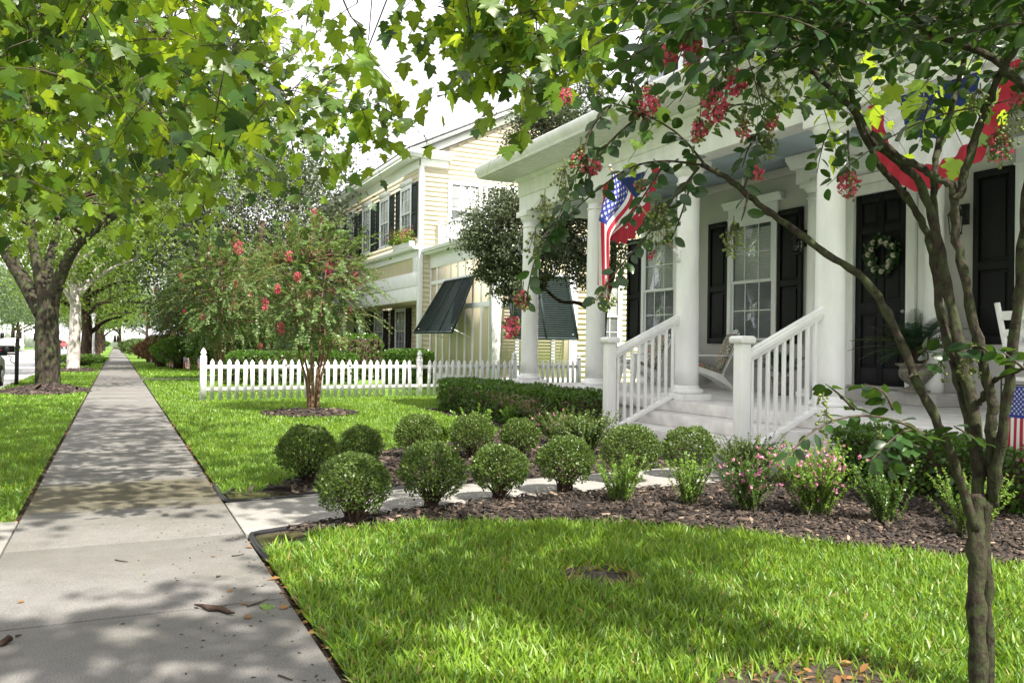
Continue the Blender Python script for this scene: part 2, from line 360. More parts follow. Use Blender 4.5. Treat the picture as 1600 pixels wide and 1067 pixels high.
# ------------------------------------------------------------------ ground, paths, road
def poly(mb, pts, z, m=0): return mb.add([(x, y, z) for x, y in pts], [tuple(range(len(pts)))], m)
def rect(x0, y0, x1, y1): return [(x0, y0), (x1, y0), (x1, y1), (x0, y1)]
SWL, SWR = -.56, .745
struct('ground', poly(MB(), rect(-1500, -600, 1500, 1800), -.16), M['lawnfar'])
struct('road', poly(MB(), rect(-10.6, -40, -2.72, 420), -.145), M['road'])
b = MB()
for x0, x1 in ((-2.72, -2.56), (-10.76, -10.6)):
    for k in range(60): b.box((x0, -30+k*6, -.2), (x1, -30+k*6+5.99, .0))
struct('kerb', b, M['kerb'], bevel=.02)
struct('verge', MB().box((-2.555, -20, -.155), (SWL-.05, 330, -.02)), M['lawnfar'])
struct('verge', MB().box((-60, -20, -.155), (-10.77, 330, -.02)), M['lawnfar'])
struct('yard', MB().box((SWR+.076, -20, -.155), (90, 330, -.02)), M['lawnfar'])
struct('pavement_bed', MB().box((SWL-.049, -20, -.155), (SWR+.075, 330, -.03)), M['soil'])
b = MB(); g = np.random.default_rng(3); y = 4.02 - 1.46*14; k = 0
while y < 150:
    dz = g.uniform(-.003, .003); b.box((SWL, y+.006, -.12), (SWR, y+1.448, dz)); y += 1.46
struct('pavement', b, M['pave'], bevel=.004)
struct('verge_path', MB().box((-2.55, 5.0, -.1), (SWL-.012, 6.42, -.004)), M['walk'], bevel=.006)
struct('path', MB().box((SWR+.012, 29.0, -.1), (9.0, 30.1, .0)), M['walk'])
# front walk with its landing at the foot of the steps
b = MB(); wk = [(SWR+.012, 5.47), (1.75, 5.78), (2.9, 6.0), (5.485, 6.05), (5.485, 7.0), (2.4, 6.72), (SWR+.012, 6.60)]
b.prism([(x, y) for x, y in wk], -.1, -.002, 'z'); struct('front_walk', b, M['walk'], bevel=.006)
struct('landing', MB().box((5.49, 5.98, -.1), (6.0, 9.40, .08)), M['walk'], bevel=.012)
LAWN1 = [(SWR+.035, 5.02), (1.1, 5.30), (1.6, 5.36), (2.05, 5.27), (2.6, 5.10), (3.24, 4.75), (3.6, 4.36), (3.97, 3.86), (4.35, 3.4), (4.65, 3.0), (5.1, 2.3), (5.6, 1.2), (5.9, -.5), (SWR+.035, -.5)]
LAWN2 = [(SWR+.035, 7.08), (1.02, 7.02), (1.25, 7.2), (1.6, 7.72), (2.2, 8.5), (2.9, 9.25), (3.7, 9.6), (4.6, 10.2), (5.15, 11.2), (5.25, 14.9), (6.2, 15.2), (12, 15.5), (12, 19.2), (1.7, 18.3), (1.9, 28.9), (SWR+.035, 28.9)]
struct('lawn', poly(MB(), LAWN1, -.012), M['lawn'])
tag(poly(MB(), LAWN2, -.012).build('lawn', M['lawn']), kind='structure')
BED1 = [(SWR+.06, 5.03), (1.1, 5.31), (1.6, 5.37), (2.05, 5.28), (2.6, 5.11), (3.24, 4.76), (3.6, 4.37), (3.97, 3.87), (4.35, 3.41), (4.65, 3.01), (5.1, 2.31), (5.6, 1.21), (6.6, .8), (6.6, 5.97), (5.48, 5.97), (2.9, 5.985), (1.75, 5.76), (SWR+.06, 5.455)]
BED2 = [(SWR+.06, 6.63), (2.4, 6.74), (5.48, 7.02), (5.48, 9.41), (6.6, 9.41), (6.6, 14.9), (5.26, 14.88), (5.16, 11.19), (4.61, 10.19), (3.7, 9.59), (2.9, 9.24), (2.2, 8.49), (1.6, 7.71), (1.25, 7.19), (1.02, 7.01), (SWR+.06, 7.07)]
struct('mulch_bed', poly(MB(), BED1, -.008), M['mulchbase']); struct('mulch_bed', poly(MB(), BED2, -.008), M['mulchbase'])
VALVE0 = (2.29, 3.70); PATCH = (2.18, 2.24, .52, .22)                                   # bare earth in the near lawn
g = np.random.default_rng(8)
a = np.linspace(0, 2*math.pi, 22)[:-1]
b = MB(); poly(b, [(PATCH[0]+PATCH[2]*1.15*math.cos(t)*g.uniform(.8, 1.1), PATCH[1]+PATCH[3]*1.3*math.sin(t)*g.uniform(.8, 1.1)) for t in a], -.006); struct('bare_earth', b, M['soil'])
b = MB(); poly(b, [(VALVE0[0]+.03+.23*math.cos(t)*g.uniform(.85, 1.1), VALVE0[1]+.06+.24*math.sin(t)*g.uniform(.85, 1.1)) for t in a], -.008); struct('bare_earth', b, M['hollowsoil'])  # dark disc stands for a hollow that the flat lawn doesn't have
def watermat():
    m, t, o = newmat('muddy_water'); q = node(t, 'ShaderNodeBsdfPrincipled'); q.inputs['Roughness'].default_value = .06
    t.links.new(ramp(t, noise(t, 12, 5), [(.35, (.035, .032, .016)), (.7, (.11, .10, .05))]), q.inputs['Base Color']); t.links.new(q.outputs[0], o.inputs[0]); return m
M['puddle'] = watermat()
for pts in ([(.80, 6.66), (1.25, 6.70), (1.33, 6.82), (1.15, 6.93), (.95, 6.98), (.81, 6.97)], [(.80, 5.12), (.98, 5.24), (1.14, 5.34), (1.2, 5.45), (.98, 5.44), (.80, 5.41)]):
    struct('puddle', poly(MB(), pts, -.003), M['puddle'])
# black plastic edging
def edging(name, pts, lab):
    b = MB(); P = [(x, y, -.004) for x, y in pts]; b.tube(P, .021, 8); tag(b.build(name, M['plasticedge'], smooth=True), lab, 'edging')
edging('lawn_edging', [(.775, 7.5), (.765, 6.9), (.775, 6.70), (.81, 6.635), (.9, 6.625), (1.5, 6.67), (2.0, 6.71), (2.4, 6.73)], 'black plastic edging curving from pavement along the far side of the front walk')
edging('lawn_edging', [(.785, 4.75), (.772, 5.1), (.775, 5.36), (.79, 5.435), (.85, 5.47), (1.1, 5.555), (1.4, 5.655), (1.7, 5.75)], 'black plastic edging between front walk and the near muddy corner of lawn')

# ------------------------------------------------------------------ grass and mulch
def inpoly(P, pts):
    x, y = P[:, 0], P[:, 1]; c = np.zeros(len(P), bool); n = len(pts)
    for i in range(n):
        x0, y0 = pts[i]; x1, y1 = pts[(i+1) % n]
        q = (y0 > y) != (y1 > y)
        xi = (x1-x0)*(y-y0)/((y1-y0) if y1 != y0 else 1e-9) + x0
        c ^= q & (x < xi)
    return c
BLADE = ([(0,-.05,0),(0,.05,0),(.5,.048,.03),(.5,-.048,.03),(1,0,.2)], [(0,1,2,3),(3,2,4)])
def lf(P, s, ph): return np.sin(P[:, 0]*s+ph)*np.sin(P[:, 1]*s*.83+ph*2.1)+.6*np.sin(P[:, 0]*s*2.3-P[:, 1]*s*1.7+ph)
def grass(name, region, box, dens, L, w, seed, keep=None, z=-.01, dry=.10, lean=.55):
    g = np.random.default_rng(seed); x0, y0, x1, y1 = box; n = int(dens*(x1-x0)*(y1-y0))
    P = np.stack([g.uniform(x0, x1, n), g.uniform(y0, y1, n), np.full(n, z)], 1)
    if region: P = P[inpoly(P, region)]
    if keep is not None: P = P[keep(P, g)]
    n = len(P); mb = MB(); cl = lf(P, 5.1, seed)
    az = g.uniform(0, 2*math.pi, n) ; ln = np.abs(g.normal(lean, .28, n))
    D = np.stack([np.cos(az)*ln, np.sin(az)*ln, np.ones(n)], 1)
    az2 = g.uniform(0, 2*math.pi, n)
    N = np.stack([np.cos(az2)*.8+np.cos(az)*.9, np.sin(az2)*.8+np.sin(az)*.9, g.uniform(-.2, .6, n)], 1)
    S = g.uniform(L[0], L[1], n)*(1+.14*cl)
    isd = g.random(n) < dry; dp_ = (g.random(n) < .28+.12*lf(P, 1.7, seed+1)) & ~isd; S[dp_] *= .9
    D[isd, 2] *= .35; S[isd] *= .8
    tv = np.array(BLADE[0]); tv[:, 1] *= w
    for sel, m_ in ((~isd & ~dp_, 0), (dp_, 2)): leaves(mb, P[sel], D[sel], N[sel], S[sel], tv, BLADE[1], m_)
    if isd.any(): leaves(mb, P[isd], D[isd], N[isd], S[isd], tv, BLADE[1], 1)
    return tag(mb.build(name, [M['grass'], M['grassdry'], M['grassdeep']], recalc=False), kind='stuff')
VALVE = (2.29, 3.70)
def keepn(P, g):
    e = ((P[:, 0]-VALVE[0]-.03)/.23)**2 + ((P[:, 1]-VALVE[1]-.06)/.24)**2 > g.uniform(.75, 1.1, len(P))
    q = ((P[:, 0]-PATCH[0])/PATCH[2])**2 + ((P[:, 1]-PATCH[1])/PATCH[3])**2
    bare = g.random(len(P)) < np.clip(1.25-q*.9, 0, .9)
    thin = lf(P, 9, 2) > -1.05
    mud = ~((P[:, 0] < 1.1) & (P[:, 1] > 5.0-g.uniform(-.1, .25, len(P))))
    return e & ~bare & (thin | (g.random(len(P)) < .5)) & mud
tag(grass('grass', LAWN1, (.775, .9, 5.6, 5.45), 7500, (.035, .09), 1.15, 1, keepn, dry=.20), 'coarse green grass of the near front lawn', 'grass')
ED = [(SWR+.035, .5), (SWR+.10, .5), (SWR+.10, 5.0), (SWR+.035, 5.0)]
tag(grass('grass', LAWN2, (.78, 6.9, 8.5, 12.5), 2600, (.035, .07), 1.25, 2, lambda P, g: (P[:, 0] < 1.0+P[:, 1]*.45) & ((((P[:, 0]-3.05)/1.0)**2+((P[:, 1]-14.3)/.75)**2 > 1)), dry=.06), 'bright green grass of the lawn beyond the front walk', 'grass')
tag(grass('grass', LAWN2, (.78, 12.5, 9, 19.3), 1100, (.04, .075), 2.1, 4, lambda P, g: (P[:, 0] < 1.0+P[:, 1]*.45) & ((((P[:, 0]-3.05)/.85)**2+((P[:, 1]-14.5)/.8)**2 > 1)), dry=.05), 'sunlit green grass in front of the picket fence', 'grass')
def ringfree(P, g): return ((P[:, 0]+1.5)/.95)**2 + ((P[:, 1]-22.6)/1.9)**2 > 1
tag(grass('grass', None, (-2.55, 6.45, SWL-.05, 14), 2300, (.035, .07), 1.4, 5, None, dry=.12), 'green verge grass left of the pavement', 'grass')
tag(grass('grass', None, (-2.55, -.5, SWL-.05, 4.98), 1500, (.035, .07), 1.5, 15, None, dry=.12), 'verge grass on the near side of the concrete verge path', 'grass')
tag(grass('grass', None, (-2.55, 14, SWL-.05, 34), 620, (.045, .08), 2.8, 6, ringfree, dry=.06), 'green verge grass around the oak trunk', 'grass')
tag(grass('grass', None, (SWR+.06, 19, 6.5, 28.9), 420, (.045, .08), 3.2, 7, lambda P, g: P[:, 0] < P[:, 1]*.30, dry=.05), 'green grass beside the pavement beyond the fence post', 'grass')
tag(grass('grass', None, (SWR+.06, 30.2, 5, 50), 170, (.05, .09), 4.5, 9, None, dry=.05), 'lawn grass far along the pavement by the small flags', 'grass')
tag(grass('grass', None, (-2.55, 34, SWL-.05, 62), 160, (.05, .09), 4.5, 10, None, dry=.05), 'verge grass far along the pavement under street trees', 'grass')

CHIP = ([(-.5,-.16,0),(.35,-.22,0),(.5,.1,0),(-.35,.2,0),(-.46,-.13,.09),(.33,-.18,.1),(.45,.08,.08),(-.31,.16,.1)], [(4,5,6,7),(0,1,5,4),(1,2,6,5),(2,3,7,6),(3,0,4,7)])
def chips(name, region, box, dens, size, seed, lab, keep=None, zf=None):
    g = np.random.default_rng(seed); x0, y0, x1, y1 = box; n = int(dens*(x1-x0)*(y1-y0))
    P = np.stack([g.uniform(x0, x1, n), g.uniform(y0, y1, n), g.uniform(-.006, .03, n)], 1)
    if region: P = P[inpoly(P, region)]
    if keep is not None: P = P[keep(P)]
    if zf is not None: P[:, 2] += zf(P)
    n = len(P); D = g.standard_normal((n, 3)); D[:, 2] *= .22; N = np.stack([g.normal(0, .35, n), g.normal(0, .35, n), np.ones(n)], 1)
    mb = MB(); leaves(mb, P, D, N, size*np.exp(g.normal(0, .42, n)), *CHIP); return tag(mb.build(name, M['chip'], recalc=False), lab, 'mulch', kind='stuff')
chips('mulch_chips', BED1, (.8, .8, 6.6, 6.0), 2700, .033, 21, 'dark brown bark mulch in the bed along the near lawn', keep=lambda P: (P[:, 0] > 1.12+.1*np.sin(P[:, 1]*31)) | (P[:, 0]*1.4+P[:, 1] > 6.95))
chips('mulch_chips', BED2, (.8, 6.7, 6.6, 14.9), 1100, .042, 22, 'dark brown bark mulch under the round bushes beyond the front walk', keep=lambda P: ((P[:, 1] < 11) | (P[:, 0] < 5.6)) & ((P[:, 0] > 1.28) | (P[:, 1] > 7.0) | (P[:, 0]+P[:, 1]*3 > 22.2)))
def moundring(name, c, rx, ry, h, seed, lab, dens=500):
    mb = MB(); V = [(c[0], c[1], h)]; Fc = []; nn = 28; g = np.random.default_rng(seed); j = g.uniform(.85, 1.1, nn)
    for k, rr in enumerate((.4, .75, 1.)):
        for i in range(nn): t = i/nn*2*math.pi; V.append((c[0]+rx*rr*j[i]*math.cos(t), c[1]+ry*rr*j[i]*math.sin(t), (h*(1-rr**1.5) if k < 2 else -.018)))
    for i in range(nn): Fc.append((0, 1+i, 1+(i+1) % nn))
    for k in range(2):
        for i in range(nn): Fc.append((1+k*nn+i, 1+(k+1)*nn+i, 1+(k+1)*nn+(i+1) % nn, 1+k*nn+(i+1) % nn))
    mb.add(V, Fc); struct(name, mb, M['mulchbase'])
    q = lambda P: ((P[:, 0]-c[0])/rx)**2+((P[:, 1]-c[1])/ry)**2 < 1.05
    chips('mulch_chips', None, (c[0]-rx*1.1, c[1]-ry*1.1, c[0]+rx*1.1, c[1]+ry*1.1), dens, .07, seed, lab, q, lambda P: h*(1-np.clip(np.sqrt(((P[:, 0]-c[0])/rx)**2+((P[:, 1]-c[1])/ry)**2), 0, 1)**1.5))
moundring('mulch_mound', (-1.5, 22.6), .92, 1.9, .14, 31, 'dark bark mulch mounded round the oak trunk', 420)
moundring('mulch_mound', (3.05, 14.5), .8, .75, .05, 32, 'dark bark mulch ring under the flowering lawn tree', 500)
moundring('mulch_mound', (-1.5, 37.5), .9, 1.8, .14, 33, 'dark bark mulch round the pale street trunk', 140)
# lawn valve box
t = thing('valve_box', 'sunken round valve box in a hollow of the near lawn', 'valve box', (VALVE[0], VALVE[1], -.02))
b = MB(); b.lathe([(.15, -.06), (.15, -.008), (.135, -.004), (.125, -.008), (.125, -.06)], VALVE+(-.006,), 28); b.build('rim', M['urn'], t, smooth=False)
MB().lathe([(.124, -.06), (.123, -.044), (.05, -.040), (.02, -.040)], VALVE+(-.006,), 28).build('lid', M['hollowsoil'], t)
g = np.random.default_rng(19); n = 130; a = g.uniform(0, 2*math.pi, n); mb = MB(); rr = g.uniform(.95, 1.25, n)
P = np.stack([VALVE[0]+.03+.18*rr*np.cos(a), VALVE[1]+.03+.17*rr*np.sin(a), np.full(n, -.01)], 1); D = np.stack([-np.cos(a)*.8+g.normal(0, .4, n), -np.sin(a)*.8+g.normal(0, .4, n), g.uniform(.15, .8, n)], 1); hd = g.random(n) < .55
for sel, m_ in ((hd, 1), (~hd, 0)): leaves(mb, P[sel], D[sel], rdir(g, int(sel.sum()))+[0, 0, .6], g.uniform(.05, .11, int(sel.sum())), BLADE[0], BLADE[1], m_)
tag(mb.build('grass', [M['grass'], M['grassdry']], recalc=False), 'dry and green blades leaning into the hollow round the valve box', 'grass', kind='stuff')
# things lying on the pavement
def fallen(u, v, s, az, lab, mat='deadleaf', tmpl=OVALR):
    p = gz(u, v, .006); mb = MB(); leaves(mb, [p], [(math.cos(az), math.sin(az), .06)], [(.15, -.1, 1)], s, *tmpl)
    tag(mb.build('fallen_leaf', M[mat], recalc=False), lab, 'leaf', 'fallen leaves on the pavement')
for q in ((387, 966, .055, 1.4, 'curled orange leaf lying right of the bark strip on the pavement'), (27, 941, .03, .4, 'small brown leaf at the left edge of the pavement'),
          (336, 869, .032, 2.2, 'small rust leaf lying in the sunlit middle slab'), (421, 905, .06, .2, 'pale brown leaf at the lawn edge of the shaded slab'),
          (388, 943, .04, 2.6, 'small orange leaf on the joint near the lawn edge'), (440, 951, .06, 1.0, 'dark dried leaf by the lawn edge beside the slab joint'),
          (443, 926, .03, 2.0, 'little tan leaf against the grass edge'), (356, 924, .035, .9, 'rust coloured leaf above the bark strip'), (466, 957, .05, .5, 'tan leaf tucked under the grass edge'), (395, 855, .05, 2.5, 'tan leaf beside the muddy corner')):
    fallen(*q)
fallen(410, 949, .07, .3, 'pale green leaf lying flat near the lawn edge', 'lime', SYC)
fallen(222, 897-0, .02, .3, 'tiny green leaf in the middle of the pavement', 'lime')
def stick(name, lab, cat, pts, r, mat='twig', grp=None):
    P = np.array([gz(u, v, r+.002) for u, v in pts]); mb = MB(); g = np.random.default_rng(abs(int(pts[0][0])))
    mb.tube(P, (r*(.25+.75*np.sin(np.linspace(.15, 2.95, len(P)))) if name == 'bark_strip' else np.linspace(r, r*.5, len(P))), 6, jit=.25, rng=g); tag(mb.build(name, M['darkbark' if name == 'bark_strip' else mat]), lab, cat, grp)
stick('bark_strip', 'curled strip of dark bark on the slab joint', 'bark', [(304, 944), (318, 946), (330, 950), (344, 950), (357, 955), (366, 957)], .013)
stick('bark_strip', 'dark broken bark piece at the left edge of the photo', 'bark', [(-6, 1008), (6, 1002), (14, 997), (20, 997)], .013)
stick('twig', 'thin reddish twig on the sunlit slab', 'twig', [(180, 874), (190, 876), (200, 877)], .004, grp='twigs on the pavement')
stick('twig', 'thin twig pointing at the muddy lawn corner', 'twig', [(362, 868), (372, 867), (381, 865)], .004, grp='twigs on the pavement')
stick('twig', 'short dark twig beside the shaded lawn edge', 'twig', [(338, 900), (345, 899)], .006, grp='twigs on the pavement')
stick('twig', 'bent brown twig along the slab joint', 'twig', [(386, 946), (402, 942), (412, 938), (420, 934)], .005, grp='twigs on the pavement')
stick('twig', 'pale twig in the bottom shaded slab', 'twig', [(435, 1054), (446, 1057), (457, 1062)], .004, grp='twigs on the pavement')
stick('twig', 'dark bit of wood near the left bark piece', 'twig', [(24, 993), (34, 991)], .006, grp='twigs on the pavement')
g = np.random.default_rng(77); mb = MB(); n = 260
P = np.stack([SWR-np.abs(g.normal(0, .28, n)), g.uniform(2.2, 9, n), np.full(n, .003)], 1); P = P[P[:, 0] > SWL]
leaves(mb, P, np.c_[g.standard_normal((len(P), 2)), np.zeros(len(P))], np.tile([0, 0, 1.], (len(P), 1)), g.uniform(.006, .02, len(P)), *CHIP)
tag(mb.build('leaf_litter', M['chip'], recalc=False), 'tiny dark crumbs of leaf and bark scattered on the pavement', 'litter', kind='stuff')
mb = MB(); n = 300; P = np.stack([np.where(g.random(n) < .65, SWR+g.uniform(-.005, .05, n), SWL-g.uniform(-.005, .05, n)), g.uniform(1.5, 14, n), g.uniform(-.028, .004, n)], 1)
P = P[~((P[:, 0] < 0) & (P[:, 1] < 6.4)) & ~((P[:, 0] > 0) & (P[:, 1] > 5.3) & (P[:, 1] < 6.7))]
leaves(mb, P, np.c_[g.standard_normal((len(P), 2)), g.normal(0, .2, len(P))], np.c_[g.normal(0, .4, (len(P), 2)), np.ones(len(P))], g.uniform(.02, .05, len(P)), *OVAL)
tag(mb.build('leaf_litter', M['deadleaf'], recalc=False), 'brown dead leaves caught along the lawn edges of the pavement', 'litter', kind='stuff')
mb = MB(); n = 130; P = np.stack([g.normal(PATCH[0], PATCH[2]*.6, n), g.normal(PATCH[1], PATCH[3]*.55, n), g.uniform(0, .012, n)], 1)
leaves(mb, P, np.c_[g.standard_normal((n, 2)), g.normal(0, .2, n)], np.c_[g.normal(0, .4, (n, 2)), np.ones(n)], g.uniform(.02, .06, n), *OVAL)
tag(mb.build('leaf_litter', M['deadleaf'], recalc=False), 'dry leaves on the bare earth patch of the near lawn', 'litter', kind='stuff')
# ------------------------------------------------------------------ the white house with the porch
XC, ZF, XW = 6.9, .53, 9.6
class Face:                                          # boxes given along a facade: u along it, w out of it, z up
    def __init__(s, kind, c): s.k = kind; s.c = c
    def box(s, mb, a, b, m=0):
        (u0, w0, z0), (u1, w1, z1) = a, b
        if s.k == 'x': mb.box((s.c-w1, u0, z0), (s.c-w0, u1, z1), m)
        else: mb.box((u0, s.c-w1, z0), (u1, s.c-w0, z1), m)
    def P(s, u, w, z): return (s.c-w, u, z) if s.k == 'x' else (u, s.c-w, z)
    def prism(s, mb, poly, u0, u1, m=0):              # (w, z) outline pushed along u
        if s.k == 'x': mb.prism([(s.c-w, z) for w, z in poly], u0, u1, 'y', m)
        else: mb.prism([(s.c-w, z) for w, z in poly], u0, u1, 'x', m)
def laps(mb, face, u0, u1, z0, z1, e=.13, p=.016, m=0):
    n = max(1, round((z1-z0)/e)); e = (z1-z0)/n
    for i in range(n): face.prism(mb, [(0, z0+i*e), (p*.45, z0+i*e), (p*.22, z0+(i+1)*e), (0, z0+(i+1)*e)], u0, u1, m)
def window(par, face, u0, u1, z0, z1, cols=3, rows=2, header=True, blinds=True, sill=True, frame='trim', case=.09, slat=.035):
    zm = (z0+z1)/2; b = MB(); f = lambda a, c, m=0: face.box(b, a, c, m)
    f((u0-case, 0, z0-.02), (u0, .062, z1+case)); f((u1, 0, z0-.02), (u1+case, .062, z1+case)); f((u0, 0, z1), (u1, .061, z1+case))
    s_ = .045
    for (a, c, w0, w1) in ((z0, zm+.02, .014, .034), (zm-.02, z1, .035, .054)):
        f((u0, w0, a), (u0+s_, w1, c)); f((u1-s_, w0, a), (u1, w1, c)); f((u0+s_, w0, c-s_), (u1-s_, w1, c)); f((u0+s_, w0, a), (u1-s_, w1, a+s_))
        for i in range(1, cols): x = u0+(u1-u0)*i/cols; f((x-.009, w0+.004, a+s_), (x+.009, w1-.003, c-s_))
        for i in range(1, rows):
            z = a+(c-a)*i/rows; q = [u0+s_]+[u0+(u1-u0)*i2/cols for i2 in range(1, cols)]+[u1-s_]
            for j in range(cols): f((q[j]+(.009 if j else 0), w0+.005, z-.009), (q[j+1]-(.009 if j < cols-1 else 0), w1-.004, z+.009))
    o = b.build('window', M[frame], par, bevel=.003)
    b = MB(); face.box(b, (u0+s_, .021, z0+s_), (u1-s_, .024, zm-.02)); b.build('pane', M['insect_screen'], o); b = MB(); face.box(b, (u0+s_, .041, zm+.025), (u1-s_, .044, z1-s_)); b.build('pane', M['glass'], o)
    b = MB(); face.box(b, (u0, .0005, z0), (u1, .0025, z1)); b.build('dark_room_panel', M['room'], o)  # thin dark sheet on the solid wall in place of an unlit room
    if blinds:
        b = MB(); n = int((z1-z0-.1)/slat)
        for i in range(n):
            z = z0+.03+i*slat
            face.prism(b, [(.004, z), (.0055, z), (.0125, z+slat*.80), (.011, z+slat*.80)], u0+.045, u1-.045)
        b.build('blind', M['slat'], o)
    if sill: b = MB(); face.box(b, (u0-case-.03, 0, z0-.075), (u1+case+.03, .095, z0-.021)); b.build('sill', M[frame], o, bevel=.006)
    if header:
        b = MB(); zt = z1+case
        face.box(b, (u0-case, 0, zt), (u1+case, .055, zt+.19))
        face.prism(b, [(0, zt+.191), (.06, zt+.191), (.075, zt+.215), (.085, zt+.25), (.12, zt+.275), (.13, zt+.31), (0, zt+.31)], u0-case-.11, u1+case+.11)
        face.box(b, (u0-case-.02, 0, zt-.004), (u1+case+.02, .07, zt+.028)); b.build('header', M[frame], o, bevel=.004)
    return o
def shutter(par, face, u0, u1, z0, z1, mat, louver=False, split=.55):
    b = MB(); f = lambda a, c: face.box(b, a, c); s_ = .07; zs = z0+(z1-z0)*(1-split)
    f((u0, .012, z0), (u0+s_, .052, z1)); f((u1-s_, .012, z0), (u1, .052, z1))
    for a, c in ((z0, z0+.1), (zs-.05, zs+.05), (z1-.09, z1)): f((u0+s_, .012, a), (u1-s_, .051, c))
    for a, c in ((z0+.1, zs-.05), (zs+.05, z1-.09)):
        f((u0+s_, .014, a), (u1-s_, .022, c))
        q = .045; f((u0+s_+q, .022, a+q), (u1-s_-q, .043, c-q))
    return b.build('shutter', M[mat], par, bevel=.012)

wh = thing('white_house', 'white two storey house with a columned front porch', 'house', (XW, 7, 0))
b = MB(); b.box((XW, .6, 0), (17.5, 14.05, 7.9)); b.build('wall', M['porchwall'], wh)
fx = Face('x', XW)
b = MB(); laps(b, Face('x', XW-.004), .62, 13.9, 4.45, 7.85, .14); b.build('upper_siding', M['siding'], wh)
b = MB(); b.box((XW-.03, 13.86, 4.45), (XW-.006, 14.09, 7.85)); b.box((XW-.035, 13.93, ZF), (XW-.002, 14.12, 4.12)); b.build('corner_board', M['trim'], wh, bevel=.006)
b = MB(); b.box((9.18, .1, 7.86), (18, 14.42, 7.91)); b.box((9.14, .1, 7.90), (9.19, 14.43, 8.10)); b.build('eave', M['trim'], wh, bevel=.01)
b = MB(); v = [(9.12, .05, 8.11), (18, .05, 8.11), (18, 14.46, 8.11), (9.12, 14.46, 8.11), (13.5, 4.5, 10.3), (13.5, 10, 10.3)]
b.add(v, [(0, 1, 4), (1, 2, 5, 4), (2, 3, 5), (3, 0, 4, 5), (0, 3, 2, 1)]); b.build('roof', M['shingle'], wh)
# porch floor and steps
b = MB(); b.box((6.60, .62, .385), (XW, 14.10, ZF)); b.box((6.635, .66, 0), (XW, 14.04, .385)); b.build('porch_floor', M['deck'], wh, bevel=.012)
b = MB(); b.box((5.88, 6.30, 0), (6.69, 9.36, .23)); b.box((6.28, 6.40, .23), (6.69, 9.26, .383)); b.build('steps', M['deck'], wh, bevel=.014)
# columns
def column(y, x=XC, r=.158, top=3.70, half=False):
    h = top-ZF; sc = r/.158
    b = MB(); pr = []
    for i in range(13): t = i/12; pr.append((r*(1-.02*t-.085*t*t), .19*sc+t*(h-.19*sc-.2*sc)))
    b.lathe(pr, (x, y, ZF), 40); o = b.build('column', M['white'], wh, smooth=True)
    b = MB(); q = .235*sc; b.box((x-q, y-q, ZF+.001), (x+q, y+q, ZF+.085*sc))
    b.lathe([(c*sc, z*sc) for c, z in ((.20, .086), (.222, .10), (.228, .118), (.220, .138), (.20, .150), (.178, .152), (.176, .168), (.166, .178), (.160, .195))], (x, y, ZF), 40); b.build('base', M['white'], o, bevel=.004)
    b = MB(); a = h-.2*sc; rt = r*.895
    b.lathe([(rt, a-.10), (rt+.018, a-.095), (rt+.018, a-.075), (rt, a-.07), (rt, a), (rt+.015, a+.01), (rt+.05, a+.06*sc), (rt+.058, a+.09*sc), (rt+.06, a+.10*sc)], (x, y, ZF), 40)
    q = .21*sc; b.box((x-q, y-q, ZF+a+.10*sc), (x+q, y+q, ZF+a+.2*sc)); b.build('capital', M['white'], o, bevel=.004)
for y in (13.76, 11.42, 9.06, 6.59, 4.2, 1.8): column(y)
# beam over the columns, soffit, gutter, roof, ceiling
b = MB()
b.box((6.745, .9, 3.702), (7.055, 13.955, 3.985)); b.box((6.722, .9, 3.985), (7.078, 13.975, 4.318)); b.box((7.056, 13.6, 3.703), (XW-.04, 13.95, 3.985)); b.box((7.079, 13.58, 3.986), (XW-.04, 13.97, 4.317))
b.prism([(6.722, 4.24), (6.70, 4.245), (6.655, 4.30), (6.655, 4.318), (6.722, 4.318)], .9, 13.97, 'y'); b.build('entablature', M['white'], wh, bevel=.005)
b = MB()
for i in range(9): x = 6.13+i*.068; b.box((x, .8, 4.319), (x+.062, 14.30, 4.338))
b.box((6.12, .8, 4.338), (6.74, 14.305, 4.35)); b.build('soffit', M['white'], wh)
b = MB(); b.prism([(6.13, 4.33), (6.06, 4.335), (6.055, 4.36), (6.035, 4.385), (6.0, 4.43), (5.985, 4.48), (5.985, 4.525), (6.0, 4.535), (6.13, 4.53)], .75, 14.33, 'y'); b.build('gutter', M['white'], wh, bevel=.004)
b = MB(); b.prism([(6.06, 4.537), (XW-.02, 5.60), (XW-.02, 5.48), (6.14, 4.42)], .76, 14.32, 'y'); b.build('porch_roof', M['shingle'], wh)
b = MB()
for i in range(9): y = .7+i*1.48; b.box((7.08, y, 4.12), (XW-.005, y+1.473, 4.15))
b.build('porch_ceiling', M['ceil'], wh)
b = MB(); b.box((XW-.06, .7, 3.98), (XW-.003, 13.55, 4.118)); b.build('wall_moulding', M['porchwall'], wh, bevel=.01)
# windows and shutters on the porch and above it
for c in (13.45, 10.83, 5.72, 2.4):
    window(wh, fx, c-.50, c+.50, 1.36, 3.34)
    shutter(wh, fx, c+.60, c+1.13, 1.31, 3.44, 'black'); shutter(wh, fx, c-1.13, c-.60, 1.31, 3.44, 'black')
fu = Face('x', XW-.02)
for c in (12.3, 9.2, 5.8, 2.6):
    window(wh, fu, c-.48, c+.48, 5.25, 7.0); shutter(wh, fu, c+.60, c+1.05, 5.25, 7.05, 'black'); shutter(wh, fu, c-1.05, c-.60, 5.25, 7.05, 'black')
